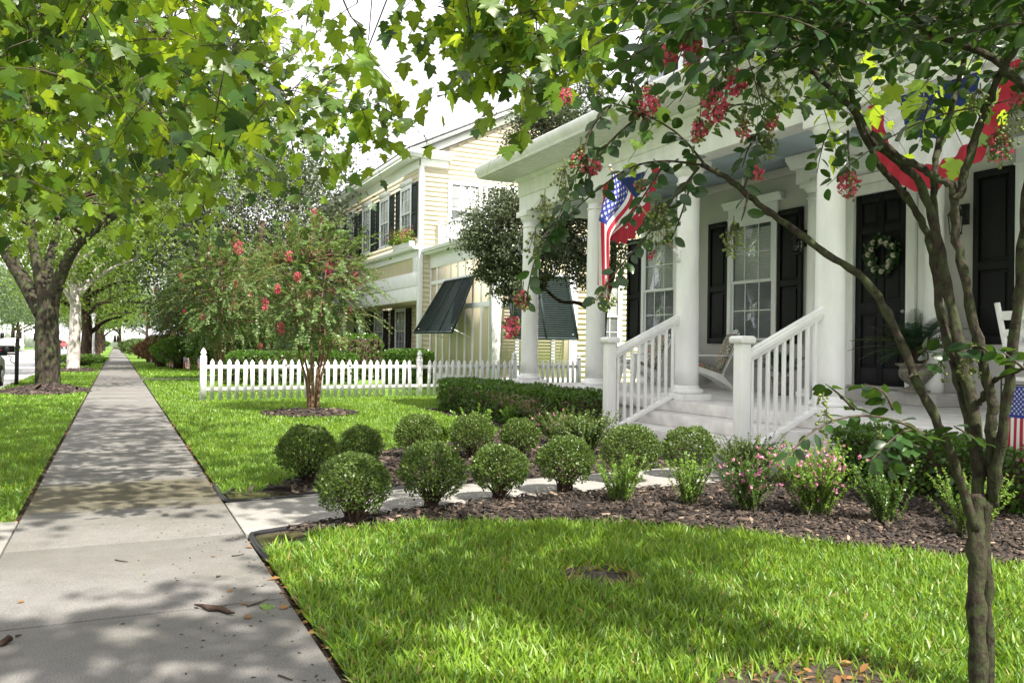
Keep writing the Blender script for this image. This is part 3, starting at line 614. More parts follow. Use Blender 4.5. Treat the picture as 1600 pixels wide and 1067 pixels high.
# front door
DY0, DY1 = 7.78, 8.66
b = MB()
for a, c in ((DY0-.14, DY0), (DY1, DY1+.14)): fx.box(b, (a, 0, .70), (c, .10, 3.56))
for a, c in ((DY0-.33, DY0-.15), (DY1+.15, DY1+.30)): fx.box(b, (a, 0, .70), (c, .055, 3.62))
fx.box(b, (DY0, 0, 3.42), (DY1, .10, 3.56)); fx.prism(b, [(0, 3.565), (.11, 3.565), (.13, 3.60), (.15, 3.66), (.15, 3.69), (0, 3.69)], DY0-.40, DY1+.36)
fx.box(b, (DY0-.85, 0, 3.70), (DY1+.82, .40, 3.93)); fx.prism(b, [(0, 3.932), (.42, 3.932), (.45, 3.98), (.52, 4.06), (.53, 4.115), (0, 4.115)], DY0-.98, DY1+.92)
b.build('door_surround', M['white'], wh, bevel=.006)
b = MB(); b.box((XW-.55, 6.95, ZF+.001), (XW-.001, 9.0, .70)); b.box((XW-.16, DY0-.04, .70), (XW-.001, DY1+.04, .735)); b.build('threshold', M['gravestone'], wh, bevel=.01)
column(7.22, XW-.27, .125); column(9.20, XW-.27, .125)
b = MB(); fx.box(b, (DY0, .004, .737), (DY1, .03, 3.42))
u = [DY0, DY0+.11, (DY0+DY1)/2-.05, (DY0+DY1)/2+.05, DY1-.11, DY1]; zz = [.737, .98, 1.72, 1.90, 2.86, 2.98, 3.30, 3.42]
for a, c in ((u[0], u[1]), (u[2], u[3]), (u[4], u[5])): fx.box(b, (a, .03, .737), (c, .048, 3.42))
for a, c in ((u[1], u[2]), (u[3], u[4])):
    for z0, z1 in ((zz[0], zz[1]), (zz[2], zz[3]), (zz[4], zz[5]), (zz[6], zz[7])): fx.box(b, (a, .03, z0), (c, .047, z1))
    for z0, z1 in ((zz[1], zz[2]), (zz[3], zz[4]), (zz[5], zz[6])): fx.box(b, (a+.04, .03, z0+.04), (c-.04, .043, z1-.04))
d = b.build('door', M['black'], wh, bevel=.01)
b = MB(); b.lathe([(.028, 0), (.03, .02), (.015, .05), (.0, .055)], (0, 0, 0), 12); b.V = [xf(v, TR(roty(-math.pi/2), (XW-.05, DY0+.06, 1.75))) for v in b.V]; b.build('handle', M['galv'], d, smooth=True)
# stair railings
def railing(y, lab):
    b = MB()
    b.box((5.84, y-.03, 0), (5.841, y+.03, .001))
    o = None
    n = MB(); n.box((5.63, y-.062, .081), (5.754, y+.062, 1.27)); n.box((5.605, y-.087, .081), (5.779, y+.087, .26)); n.prism([(5.605, 1.27), (5.779, 1.27), (5.789, 1.30), (5.789, 1.325), (5.76, 1.345), (5.624, 1.345), (5.595, 1.325), (5.595, 1.30)], y-.095, y+.095, 'y')
    r0, r1 = np.array([5.755, y, 1.135]), np.array([6.775, y, 1.62]); q0, q1 = np.array([5.755, y, .165]), np.array([6.70, y, .60])
    h = MB(); h.beam(r0, r1, .085, .06); h.beam(r0+(0, 0, .045), r1+(0, 0, .045), .062, .03); h.beam(r0-(0, 0, .05), r1-(0, 0, .05), .045, .04)
    o = h.build('stair_railing', M['white'], wh, bevel=.01); tag(o, lab)
    n.build('newel_post', M['white'], o, bevel=.007)
    q = MB(); q.beam(q0, q1, .085, .055); q.build('bottom_rail', M['white'], o, bevel=.008)
    for i in range(9):
        x = 5.815+i*.107; t = (x-r0[0])/(r1[0]-r0[0]); tb = (x-q0[0])/(q1[0]-q0[0])
        k = MB(); k.box((x-.017, y-.017, q0[2]+tb*(q1[2]-q0[2])+.015), (x+.017, y+.017, r0[2]+t*(r1[2]-r0[2])-.055)); k.build('baluster', M['white'], o, bevel=.003)
railing(9.06, 'white stair railing on the far side of the steps'); railing(6.57, 'white stair railing on the near side of the steps')
# wall lanterns
def lantern(y, z, lab):
    b = MB(); fx.box(b, (y-.05, .0005, z-.12), (y+.05, .02, z+.14)); b.tube([(XW-.02, y, z+.06), (XW-.10, y, z+.12), (XW-.17, y, z+.10), (XW-.19, y, z+.04)], .009, 8)
    b.lathe([(.10, 0), (.085, .03), (.04, .10), (.018, .12), (.02, .15), (.006, .17)], (XW-.19, y, z-.02), 10)
    b.lathe([(.055, -.26), (.075, -.25), (.075, -.235), (.06, -.235)], (XW-.19, y, z), 10)
    for k in range(6): a = k*math.pi/3; b.beam((XW-.19+.085*math.cos(a), y+.085*math.sin(a), z-.02), (XW-.19+.062*math.cos(a), y+.062*math.sin(a), z-.24), .010, .010)
    o = b.build('wall_lantern', M['iron'], wh); tag(o, lab)
    b = MB(); b.lathe([(.055, -.235), (.078, -.03)], (XW-.19, y, z), 10); b.build('lantern_glass', M['glass'], o)
lantern(9.63, 2.93, 'black lantern on the wall between window and door'); lantern(6.98, 2.93, 'black lantern on the wall right of the door')
# ------------------------------------------------------------------ the yellow house next door
yh = thing('yellow_house', 'pale yellow lap sided house with dark shutters behind the picket fence', 'house', (9.3, 27, 0))
XF, YG = 9.3, 27.0
b = MB(); b.box((XF+.01, YG+.01, 2.78), (19, 42, 7.62)); b.box((10.5, YG+.3, .4), (19, 42, 2.78)); b.box((XF+.01, YG+.01, 0), (19, YG+.3, 2.78)); b.box((XF+.05, YG+.31, .0), (10.5, 42, .38))
b.add([(XF+.01, YG+.01, 7.62), (19, YG+.01, 7.62), (14.15, YG+.01, 9.97), (XF+.01, 42, 7.62), (19, 42, 7.62), (14.15, 42, 9.97)], [(0, 1, 2), (3, 5, 4), (0, 2, 5, 3), (1, 4, 5, 2)]); b.build('wall', M['yellow'], yh)
b = MB(); fs = Face('y', YG)
e = .165; z = .2
while z < 9.8:
    x0 = XF+.13 if z < 7.55 else XF+.2+(z-7.55)/.485; x1 = 19-.1 if z < 7.55 else 19-(z-7.55)/.485
    if x1 > x0+.1: fs.prism(b, [(0, z), (.008, z), (.004, z+e), (0, z+e)], x0, x1)
    z += e
laps(b, Face('x', XF), YG+.15, 41.9, 4.62, 7.3, e, .018); laps(b, Face('x', XF+.02), YG+.6, 41.9, 3.75, 4.25, e, .016); laps(b, Face('x', 10.5), YG+.3, 41.9, .5, 2.7, e, .018)
b.build('siding', M['yellow'], yh)
b = MB(); b.box((XF-.025, YG-.03, 0), (XF+.12, YG-.001, 7.35)); b.box((XF-.03, YG-.0005, 0), (XF-.001, YG+.14, 7.35)); b.box((XF-.028, YG+.142, 7.3), (XF-.001, 41.9, 7.6)); b.box((XF+.0, YG-.031, 7.352), (XF+1.0, YG-.001, 7.60)); b.build('corner_board', M['trim'], yh, bevel=.006)
b = MB(); b.box((8.82, YG-.35, 7.605), (XF+1.05, YG+.0, 7.66)); b.box((8.80, YG-.38, 7.66), (XF+1.08, YG-.02, 7.84)); b.box((8.82, YG+.001, 7.605), (XF, 42.3, 7.655)); b.box((8.78, YG-.36, 7.66), (8.83, 42.3, 7.85))
sl = .485; 
def rk_(x): return 7.62+(x-8.8)*sl
for x0, x1 in ((8.8, 14.15),): 
    for s_ in (0, 1):
        X = lambda x: x if s_ == 0 else 28.3-x
        b.add([(X(x0), YG-.36, rk_(x0)+.07), (X(x1), YG-.36, rk_(x1)+.07), (X(x1), YG-.36, rk_(x1)+.27), (X(x0), YG-.36, rk_(x0)+.27), (X(x0), YG-.30, rk_(x0)+.07), (X(x1), YG-.30, rk_(x1)+.07), (X(x1), YG-.30, rk_(x1)+.27), (X(x0), YG-.30, rk_(x0)+.27)], [(0,1,2,3),(4,7,6,5),(0,4,5,1),(3,2,6,7),(0,3,7,4)])
        b.add([(X(x0+.9), YG-.03, rk_(x0+.9)-.22), (X(x1), YG-.03, rk_(x1)-.22), (X(x1), YG-.03, rk_(x1)+.07), (X(x0+.9), YG-.03, rk_(x0+.9)+.07), (X(x0+.9), YG-.002, rk_(x0+.9)-.22), (X(x1), YG-.002, rk_(x1)-.22), (X(x1), YG-.002, rk_(x1)+.07), (X(x0+.9), YG-.002, rk_(x0+.9)+.07)], [(0,1,2,3),(4,7,6,5),(0,4,5,1),(3,2,6,7),(0,3,7,4),(1,5,6,2)])
b.build('eave', M['trim'], yh)
b = MB(); r0 = lambda x: rk_(x)+.275
b.add([(8.74, YG-.38, r0(8.74)), (14.15, YG-.38, r0(14.15)), (19.56, YG-.38, r0(8.74)), (8.74, 42.3, r0(8.74)), (14.15, 42.3, r0(14.15)), (19.56, 42.3, r0(8.74)), (8.74, YG-.38, r0(8.74)-.06), (14.15, YG-.38, r0(14.15)-.06), (19.56, YG-.38, r0(8.74)-.06), (8.74, 42.3, r0(8.74)-.06), (14.15, 42.3, r0(14.15)-.06), (19.56, 42.3, r0(8.74)-.06)], [(0,1,4,3),(1,2,5,4),(6,9,10,7),(7,10,11,8),(0,6,7,1),(1,7,8,2),(0,3,9,6),(2,8,11,5),(3,4,10,9),(4,5,11,10)]); b.build('roof', M['shingle'], yh)
b = MB(); b.box((XF-.05, YG+.15, 2.76), (XF+.14, 41.8, 3.26)); b.box((XF-.07, YG+.15, 3.262), (XF+.14, 41.8, 3.74)); b.box((XF-.06, YG+.15, 4.26), (XF+.05, 41.8, 4.48)); b.prism([(9.29, 4.482), (9.06, 4.50), (9.02, 4.60), (9.29, 4.615)], YG-.02, 41.8, 'y')
b.box((XF-.06, YG+.151, 3.742), (XF+.01, YG+.55, 4.258)); b.build('porch_beam', M['trim'], yh, bevel=.008)
ff = Face('x', XF-.012)
for c in (28.42, 31.05, 33.6, 36.2):
    window(yh, ff, c-.53, c+.53, 5.0, 6.78, 3, 2, False); b = MB(); ff.prism(b, [(0, 6.9), (.06, 6.9), (.09, 7.06), (0, 7.06)], c-.66, c+.66); b.build('header', M['trim'], yh)
    for a in (c-1.2, c+.64): shutter(yh, ff, a, a+.56, 4.95, 6.85, 'darkgreen')
fl_ = Face('x', 10.48)
for c in (32.6, 35.7, 38.6):
    window(yh, fl_, c-.6, c+.6, .95, 2.62, 3, 2, False)
    for a in (c-1.32, c+.72): shutter(yh, fl_, a, a+.6, .9, 2.7, 'black')
fy = Face('y', YG-.018)
for c in (10.93, 12.28): window(yh, fy, c-.55, c+.55, 5.02, 6.86, 3, 2, False)
# side wing with hinged awning shutters
WX, WY = 9.7, 21.7
b = MB(); b.box((WX, WY, 0), (12.42, YG-.03, 4.3)); b.build('wing_wall', M['yellowpanel'], yh)
wx, wy = Face('x', WX), Face('y', WY); b = MB()
def both(fc, u0, u1, own):
    fc.box(b, (u0, .001, 3.84), (u1, .05, 4.3)); fc.box(b, (u0, .001, 2.36), (u1, .034, 2.52)); fc.box(b, (u0, .001, 0), (u1, .04, .3)); fc.box(b, (u0, .001, 3.27), (u1, .036, 3.40))
    n = max(2, round((u1-u0)/.62))
    for i in range(n+1):
        u = u0+.06+(u1-u0-.12)*i/n
        for z0, z1 in ((.3, 2.36), (2.52, 3.27), (3.40, 3.84)): fc.box(b, (u-.055, .001, z0), (u+.055, .035, z1))
both(wx, WY+.12, YG-.04, 0); both(wy, WX+.12, 12.3, 1)
b.box((WX-.055, WY-.055, 0), (WX+.118, WY-.0005, 4.3)); b.box((WX-.055, WY, 0), (WX-.0005, WY+.118, 4.3)); b.box((12.302, WY-.05, 0), (12.45, WY-.001, 4.3)); b.build('wing_trim', M['trim'], yh, bevel=.006)
b = MB(); b.box((9.42, WY-.30, 4.302), (12.7, YG-.04, 4.36)); b.prism([(9.42, 4.362), (9.36, 4.37), (9.33, 4.45), (9.33, 4.49), (12.75, 4.49), (12.75, 4.362)], WY-.36, YG-.04, 'y'); b.build('wing_eave', M['trim'], yh, bevel=.006)
b = MB(); 
for y in (WY+.1, WY+2.6, YG-.25): b.box((9.9, y, 4.491), (10.02, y+.12, 5.42)); b.box((9.88, y-.02, 5.421), (10.04, y+.14, 5.47))
for y0, y1 in ((WY+.22, WY+2.6), (WY+2.72, YG-.25)):
    b.box((9.93, y0, 5.28), (9.99, y1, 5.35)); b.box((9.93, y0, 4.58), (9.99, y1, 4.64)); n = 16
    for i in range(1, n): y = y0+(y1-y0)*i/n; b.box((9.945, y-.015, 4.641), (9.975, y+.015, 5.279))
b.box((10.02, WY+.13, 5.28), (12.3, WY+.19, 5.35)); b.box((10.02, WY+.13, 4.58), (12.3, WY+.19, 4.64))
for i in range(1, 16): x = 10.02+2.28*i/16; b.box((x-.015, WY+.145, 4.641), (x+.015, WY+.175, 5.279))
b.build('balcony_rail', M['trim'], yh)
b = MB(); b.tube([(WX-.11, WY-.10, .05), (WX-.11, WY-.10, 4.1), (WX-.22, WY-.2, 4.34)], .05, 12); b.build('downspout', M['trim'], yh, smooth=True)
b = MB(); b.box((12.45, WY+.6, 0), (17, YG-.05, 4.28)); b.build('rear_wing', M['yellow'], yh); b = MB(); laps(b, Face('y', WY+.6), 12.46, 16.9, .1, 4.2, .165, .018); b.build('rear_siding', M['yellow'], yh)
window(yh, Face('y', WY+.58), 13.3, 14.3, 1.2, 3.2, 3, 2, False)
def awning(p, q, r_, s2, lab):                         # four corners: hinge a, hinge b, low b, low a
    A, B, Cc, D = [np.array(v, float) for v in (p, q, r_, s2)]; b = MB(); n = nrm(np.cross(B-A, D-A)); 
    def g2(u, v): return A+(B-A)*u+(D-A)*v*(1-u)+(Cc-B)*v*u
    K = 3 if np.linalg.norm(B-A) > 2.2 else 2
    for u in [0]+[i/K for i in range(1, K)]+[1]: b.beam(g2(u, 0), g2(u, 1), .065, .045, n)
    b.beam(A, B, .06, .045, n); b.beam(D, Cc, .06, .045, n)
    o = b.build('awning_shutter', M['darkgreen'], yh); tag(o, lab)
    b = MB(); L = np.linalg.norm(D-A); m_ = int(L/.066)
    for i in range(m_):
        v = (i+.6)/m_
        b.beam(g2(.01, v)+n*.012, g2(.99, v)+n*.012, .074, .010, n-nrm(D-A)*.75)
    b.build('louvre', M['darkgreen'], o)
    for u in (.06, .94):
        b = MB()
        e_ = g2(u, .93); w_ = g2(u, 0); w_ = np.array([w_[0], w_[1], 1.75 if e_[2] > 1.6 else 1.5]); 
        b.tube([e_, g2(u, 0)*[1, 1, 0]+np.array([0, 0, 1.45])], .014, 6); b.build('prop_rod', M['trim'], o, smooth=True)
awning((WX-.07, 25.45, 3.29), (WX-.07, 22.95, 3.29), (8.95, 22.95, 1.62), (8.62, 25.45, 1.62), 'awning shutter propped wide open on the left of the wing')
awning((10.1, WY-.07, 3.28), (12.08, WY-.07, 3.28), (12.12, 21.05, 1.46), (10.06, 21.05, 1.46), 'awning shutter nearly closed on the right of the wing')
fb = thing('flower_box', 'flowers spilling over the white ledge of the yellow house', 'flower box', (9.12, 28.2, 4.62)); g = np.random.default_rng(66)
b = MB(); b.box((9.04, 27.3, 4.62), (9.22, 29.2, 4.80)); b.build('box', M['trim'], fb, bevel=.01)
for nm, mt, n_, sz, zz_ in (('foliage', 'lime', 900, .07, .16), ('blossoms', 'brownseed', 500, .055, .24), ('blossoms', 'pink', 160, .06, .26)):
    b = MB(); P = np.stack([g.normal(9.05, .14, n_), g.uniform(27.25, 29.3, n_), 4.80+np.abs(g.normal(zz_, .14, n_))], 1); leaves(b, P, rdir(g, n_)+[-.2, 0, .2], rdir(g, n_), sz*g.uniform(.7, 1.2, n_), *LEAF4W); b.build(nm, M[mt], fb, recalc=False)
# ------------------------------------------------------------------ picket fence
FA, FB = np.array([1.62, 18.17]), np.array([11.34, 19.57]); fd = nrm(FB-FA); fnv = np.array([fd[1], -fd[0]]); LF = np.linalg.norm(FB-FA)
M['picket'] = pbr('picket_paint', (.76, .76, .76), .6, .12, 5, .1, 60)
pf = thing('picket_fence', 'white picket fence with pointed posts between the two houses', 'fence', (FA[0], FA[1], 0)); ang = math.atan2(fd[1], fd[0])
Rz = rotz(ang)
def fx_(v): return xf(v, TR(Rz, (FA[0], FA[1], 0)))
posts = [0, 4.97, 7.69, 9.78]
for s_ in posts:
    b = MB(); b.box((s_-.055, -.055, -.02), (s_+.055, .055, .90)); b.V = [fx_(b.V[0])]
    q = MB(); q.lathe([(.05, .90), (.07, .905), (.07, .93), (.05, .94), (.042, .96), (.06, .985), (.062, 1.0), (.045, 1.04), (.02, 1.08), (.002, 1.10)], (s_, 0, 0), 12); b.add(fx_(q.V[0]), [tuple(f) for fa, _ in q.F for f in fa]); b.build('post', M['picket'], pf)
b = MB(); q = MB()
for s0, s1 in zip(posts[:-1], posts[1:]):
    for z in (.20, .66): q.box((s0+.056, -.02, z), (s1-.056, .02, z+.085))
b.add(fx_(np.concatenate(q.V)), [tuple(f) for fa, _ in q.F for f in fa]); b.build('rail', M['picket'], pf)
k = 0; proto = None; s_ = .175; g = np.random.default_rng(4)
while s_ < posts[-1]-.08:
    if min(abs(s_-p) for p in posts) > .10:
        if proto is None:
            b = MB(); b.prism([(-.043, .03), (.043, .03), (.043, .80), (0, .865), (-.043, .80)], -.041, -.021, 'y'); b.V = [xf(b.V[0], rotz(ang))]
            proto = b.build('picket', M['picket'], None); proto.parent = pf; c = proto
        else: c = proto.copy(); COL.objects.link(c)
        c.location = (fd[0]*s_, fd[1]*s_, g.uniform(-.008, .008)); c.rotation_euler = (0, g.normal(0, .013), 0)
    s_ += .1675+g.normal(0, .003)
# ------------------------------------------------------------------ things on the porch
def bezier_grid(nu, nv, fn):
    v = [fn(i/nu, j/nv) for j in range(nv+1) for i in range(nu+1)]
    f = [(j*(nu+1)+i, j*(nu+1)+i+1, (j+1)*(nu+1)+i+1, (j+1)*(nu+1)+i) for j in range(nv) for i in range(nu)]
    return v, f
def star(fn, u, v, ru, rv, off):
    P = []
    for k in range(10):
        a = k*math.pi/5; q = 1 if k % 2 == 0 else .42
        P.append(fn(u+ru*q*math.sin(a), v+rv*q*math.cos(a)))
    c = np.array(fn(u, v)); e = 1e-3; n = nrm(np.cross(np.array(fn(u+e, v))-c, np.array(fn(u, v+e))-c))
    vs = [np.array(p)+n*off for p in [*P, c]]
    return vs, [(i, (i+1) % 10, 10) for i in range(10)]
def usflag(fn, par, rows=(5, 6), nseg=26):
    """fn(u, v): u along the stripes from the hoist, v across the stripes from the canton edge"""
    mb = MB(); nv = 39
    vs, fs = bezier_grid(nseg, nv, fn); vs = np.array(vs); fs = np.array(fs)
    ii = np.arange(nseg*nv); uu = (ii % nseg)/nseg; sv = (ii//nseg)//3; cant = (uu < .40) & (sv < 7)
    for m, sel in ((0, (sv % 2 == 0) & ~cant), (1, (sv % 2 == 1) & ~cant), (2, cant)): mb.F.append((fs[sel], m))
    mb.V.append(vs); mb.n = len(vs)
    o = mb.build('cloth', [M['red'], M['wcloth'], M['blue']], par, smooth=True, recalc=False)
    s_ = MB()
    for r in range(9):
        for c in range(6 if r % 2 == 0 else 5):
            u = .40*((c*2+1+(r % 2))/12); v = 7/13*((r+1)/10)
            for off in (.0025, -.0025): a, f = star(fn, u, v, .40/12*.62, 7/13/10*.62, off); s_.add(a, f)
    s_.build('stars', M['wcloth'], par, recalc=False)
# the big flag on its pole
fl = thing('flag', 'large American flag hanging from an angled pole on a porch column', 'flag', (6.75, 9.06, 2.46))
A0, A1 = np.array([6.74, 9.06, 2.46]), np.array([5.66, 9.06, 3.50]); dp = nrm(A1-A0); LP = np.linalg.norm(A1-A0)
b = MB(); b.tube([A0, A1], .013, 10); pole = b.build('pole', M['wood'], fl, smooth=True)
b = MB(); b.lathe([(.0, 0), (.02, .01), (.024, .03), (.012, .05), (.0, .052)], tuple(A1), 12); b.build('finial', M['galv'], pole, smooth=True)
b = MB(); b.box((6.735, 9.02, 2.36), (6.755, 9.10, 2.52)); b.tube([A0-dp*.02, A0+dp*.11], .02, 10); b.build('bracket', M['white'], fl)
def flagf(u, v):
    # hoist runs down the pole from its tip; the cloth falls from it and gathers into folds under the tip
    s_ = v*.64; hp = A1 - dp*(.03+s_); w = min(1, u*2.3); w = w*w*(3-2*w); ph = v*15+u*1.5
    x = hp[0]*(1-.74*w)+.74*w*5.47; z = hp[2]-1.46*u*(1-.10*v)
    return np.array([x+.018*w*math.cos(ph), hp[1]-.02+.06*math.sin(ph)*(.12+w), z])
usflag(flagf, fl)
# buntings
def bunting(c, rx, rz, lab):
    o = thing('bunting', lab, 'bunting', c, 0, 'fan buntings under the porch beam')
    for name, m, r0, r1 in (('blue_band', 'navy', .02, .52), ('white_band', 'wcloth', .52, .77), ('red_band', 'red', .77, 1.)):
        def fn(u, v, r0=r0, r1=r1):
            a = math.pi*u; r_ = r0+(r1-r0)*v; pl = .022*r_*math.sin(u*math.pi*22)*min(1, 6*u, 6*(1-u))
            return (c[0]-.015+pl-.10*r_*math.sin(a), c[1]-rx*r_*math.cos(a)*(1), c[2]-rz*r_*math.sin(a)*(1+.02*math.sin(u*math.pi*22)))
        v, f = bezier_grid(132, 4, fn); MB().add(v, np.array(f)).build(name, M[m], o, smooth=True, recalc=False)
bunting((6.70, 5.14, 3.63), .78, .96, 'red white and blue fan bunting right of the door over the near porch bay')
bunting((6.70, 10.16, 3.70), .72, .98, 'red white and blue fan bunting behind the big flag')
# chairs
def adirondack():
    o = thing('porch_chair', 'white slatted porch chair with curved back under the window', 'chair', (0, 0, 0), 0, 'white porch chairs')
    def part(nm, f, smooth=False): b = MB(); f(b); return b.build(nm, M['white'], o, bevel=.006)
    def seat(b):
        for i in range(6): t = i/5; x = -.27+t*.46; b.beam((x, -.25, .37-.13*t), (x, .25, .37-.13*t), .08, .018)
    def back(b):
        for i in range(7):
            y = -.225+i*.075; k = 1-((i-3)/3.4)**2*.28; top = np.array([.50, y*1.22, .34+.68*k]); bot = np.array([.19, y*.9, .22])
            mid = (top+bot)/2; b.beam(bot, top, .018, .066, (0, 1, 0))
        b.beam((.345, -.27, .56), (.345, .27, .56), .03, .05); b.beam((.23, -.24, .27), (.23, .24, .27), .03, .06)
    part('seat', seat); part('backrest', back)
    for s_ in (-1, 1):
        part('arm', lambda b: b.prism([(-.36, s_*.24), (-.36, s_*.36), (-.2, s_*.39), (.30, s_*.33), (.40, s_*.27), (.0, s_*.25)], .565, .590, 'z'))
        part('leg', lambda b: b.prism([(-.34, 0), (-.29, 0), (-.215, .30), (-.20, .564), (-.31, .564), (-.30, .30)], s_*.285-.02, s_*.285+.02, 'y'))
        part('leg', lambda b: b.prism([(-.28, .33), (-.20, .40), (.20, .27), (.33, .12), (.47, 0), (.38, 0), (.22, .12), (.0, .24)], s_*.262-.018 if s_ > 0 else s_*.262-.018, s_*.262+.018, 'y'))
    return o
c1 = adirondack(); c1.location = (8.95, 11.22, ZF); c1.rotation_euler = (0, 0, R(-24))
c2 = copy_tree(c1, None, (8.85, 13.0, ZF), R(-6), 'white slatted porch chair behind the far stair railing')
def floralmat():
    m, t, o = newmat('floral_cloth'); q = node(t, 'ShaderNodeBsdfPrincipled'); tc = t.nodes.new('ShaderNodeTexCoord'); vec = tc.outputs['Object']
    a = ramp(t, noise(t, 15, 4, .7, vec), [(.42, (.62, .58, .52)), (.47, (.16, .16, .11)), (.56, (.20, .19, .13)), (.60, (.60, .56, .50))])
    f = ramp(t, noise(t, 9, 2, .5, vec), [(.58, (0,0,0)), (.63, (1,1,1))]); c = mixc(t, f, a, (.52, .20, .15))
    t.links.new(c, q.inputs['Base Color']); q.inputs['Roughness'].default_value = .9; t.links.new(q.outputs[0], o.inputs[0]); return m
M['floral'] = floralmat()
def cushion(lab, loc, rz):
    o = thing('cushion', lab, 'cushion', loc, rz, 'floral chair cushions')
    def pad(nm, c, d, up, L, Wd, T):
        d = nrm(np.array(d, float)); s_ = np.array([0, 1., 0]); n = np.cross(d, s_); b = MB(); V = []; K = 10
        def P(a, e, q): 
            k = (1-abs(a)**5)*(1-abs(e)**5); return np.array(c)+d*a*L/2+s_*e*Wd/2*(1-.06*abs(a)**4)+n*q*T/2*(.25+.75*max(k, 0)**.5)
        for q in (-1, 1):
            v, f = bezier_grid(K, K, lambda i, j: tuple(P(i*2-1, j*2-1, q))); b.add(v, f if q > 0 else [x[::-1] for x in f])
        n0 = (K+1)**2; bd = [i for i in range(K)]+[K+(K+1)*j for j in range(K)]+[(K+1)*K+K-i for i in range(K)]+[(K+1)*(K-j) for j in range(K)]
        b.F.append((np.array([(bd[i], bd[(i+1) % len(bd)], n0+bd[(i+1) % len(bd)], n0+bd[i]) for i in range(len(bd))]), 0))
        return b.build(nm, M['floral'], o, smooth=True)
    o.rotation_euler = (0, 0, 0); o.location = (0, 0, 0)
    pad('seat_pad', (-.05, 0, .375), (1, 0, -.27), 0, .50, .50, .11); pad('back_pad', (.305, 0, .63), (.42, 0, 1), 0, .66, .48, .10)
    o.location = loc; o.rotation_euler = (0, 0, rz)
cushion('floral cushion on the chair under the window', (8.95, 11.22, ZF), R(-24)); cushion('floral cushion on the chair behind the far railing', (8.85, 13.0, ZF), R(-6))
def rocker():
    o = thing('rocking_chair', 'white rocking chair at the right end of the porch', 'chair', (0, 0, 0))
    def part(nm, f): b = MB(); f(b); b.build(nm, M['white'], o, bevel=.005)
    def back(b):
        for y in (-.25, .25): b.beam((.20, y, .40), (.42, y, 1.18), .035, .045, (0, 1, 0))
        for z, h in ((.56, .06), (.72, .07), (.88, .07), (1.05, .09)): t = (z-.4)/.78; b.beam((.20+.22*t, -.235, z), (.20+.22*t, .235, z), .02, h)
    part('backrest', back)
    part('seat', lambda b: b.box((-.26, -.27, .40), (.24, .27, .44)))
    for s_ in (-1, 1):
        part('arm', lambda b: b.beam((-.28, s_*.29, .64), (.28, s_*.29, .66), .07, .025))
        part('leg', lambda b: b.beam((-.22, s_*.26, .06), (-.24, s_*.28, .63), .04, .04)); part('leg', lambda b: b.beam((.20, s_*.26, .07), (.20, s_*.25, .42), .04, .04))
        part('rocker', lambda b: [b.beam((-.45+i*.1, s_*.26, .02+.0006*((i-4.7)**2)*10), (-.35+i*.1, s_*.26, .02+.0006*((i-3.7)**2)*10), .03, .045) for i in range(9)])
    return o
rk = rocker(); rk.location = (8.35, 5.15, ZF); rk.rotation_euler = (0, 0, R(175))
# urn with cycad
U = (9.12, 7.30, .701)
t = thing('urn', 'weathered stone urn beside the front door', 'urn', U)
b = MB(); b.box((U[0]-.14, U[1]-.14, U[2]), (U[0]+.14, U[1]+.14, U[2]+.03)); b.lathe([(.13, .031), (.12, .05), (.075, .075), (.07, .09), (.12, .12), (.175, .17), (.195, .22), (.19, .27), (.175, .31), (.185, .325), (.235, .335), (.245, .36), (.225, .365), (.20, .34), (.19, .31)], U, 32); b.build('bowl', M['urn'], t, bevel=.003)
for s_ in (-1, 1): b = MB(); b.tube([(U[0], U[1]+s_*.18, U[2]+.18), (U[0], U[1]+s_*.235, U[2]+.2), (U[0], U[1]+s_*.25, U[2]+.26), (U[0], U[1]+s_*.215, U[2]+.31)], .013, 8); b.build('handle', M['urn'], t, smooth=True)
def fronds(mb, base, n, L, g, el=(.15, 1.1), leaf=.13, k=26, m=0, az=None):
    az = np.arange(n)*2.399+g.uniform(0, .4, n); e = g.uniform(*el, n); d = np.stack([np.cos(az)*np.cos(e), np.sin(az)*np.cos(e), np.sin(e)], 1)
    P = arcs(np.tile(base, (n, 1)).astype(float), d, g.uniform(.8, 1.1, n)*L, g.uniform(.25, .5, n), k); tubes(mb, P[:, ::5], .006, .003, 4, 1)
    T = nrm(np.gradient(P, axis=1)); sd_ = nrm(np.cross(T, (0, 0, 1.))); up = np.cross(sd_, T)
    for s_ in (-1, 1):
        i0 = 3; D = T[:, i0:]*.55+sd_[:, i0:]*s_+up[:, i0:]*.12; ln = leaf*np.sin(np.linspace(.5, 3.0, k-i0))[None, :]*np.ones((n, 1))+.02
        leaves(mb, P[:, i0:].reshape(-1, 3), D.reshape(-1, 3), up[:, i0:].reshape(-1, 3), ln.ravel(), [(0, .045, 0), (0, -.045, 0), (.6, .04, .02), (.6, -.04, .02), (1, 0, -.05)], [(0, 2, 3, 1), (2, 4, 3)], m)
t = thing('cycad', 'dark green cycad growing in the stone urn', 'plant', (U[0], U[1], U[2]+.34))
b = MB(); b.lathe([(.10, -.03), (.11, .05), (.085, .16), (.03, .2)], (U[0], U[1], U[2]+.34), 14); b.build('trunk', M['darkbark'], t)
g = np.random.default_rng(5); b = MB(); fronds(b, (U[0], U[1], U[2]+.50), 60, .86, g); b.build('fronds', [M['cycad'], M['greentwig']], t, recalc=False)
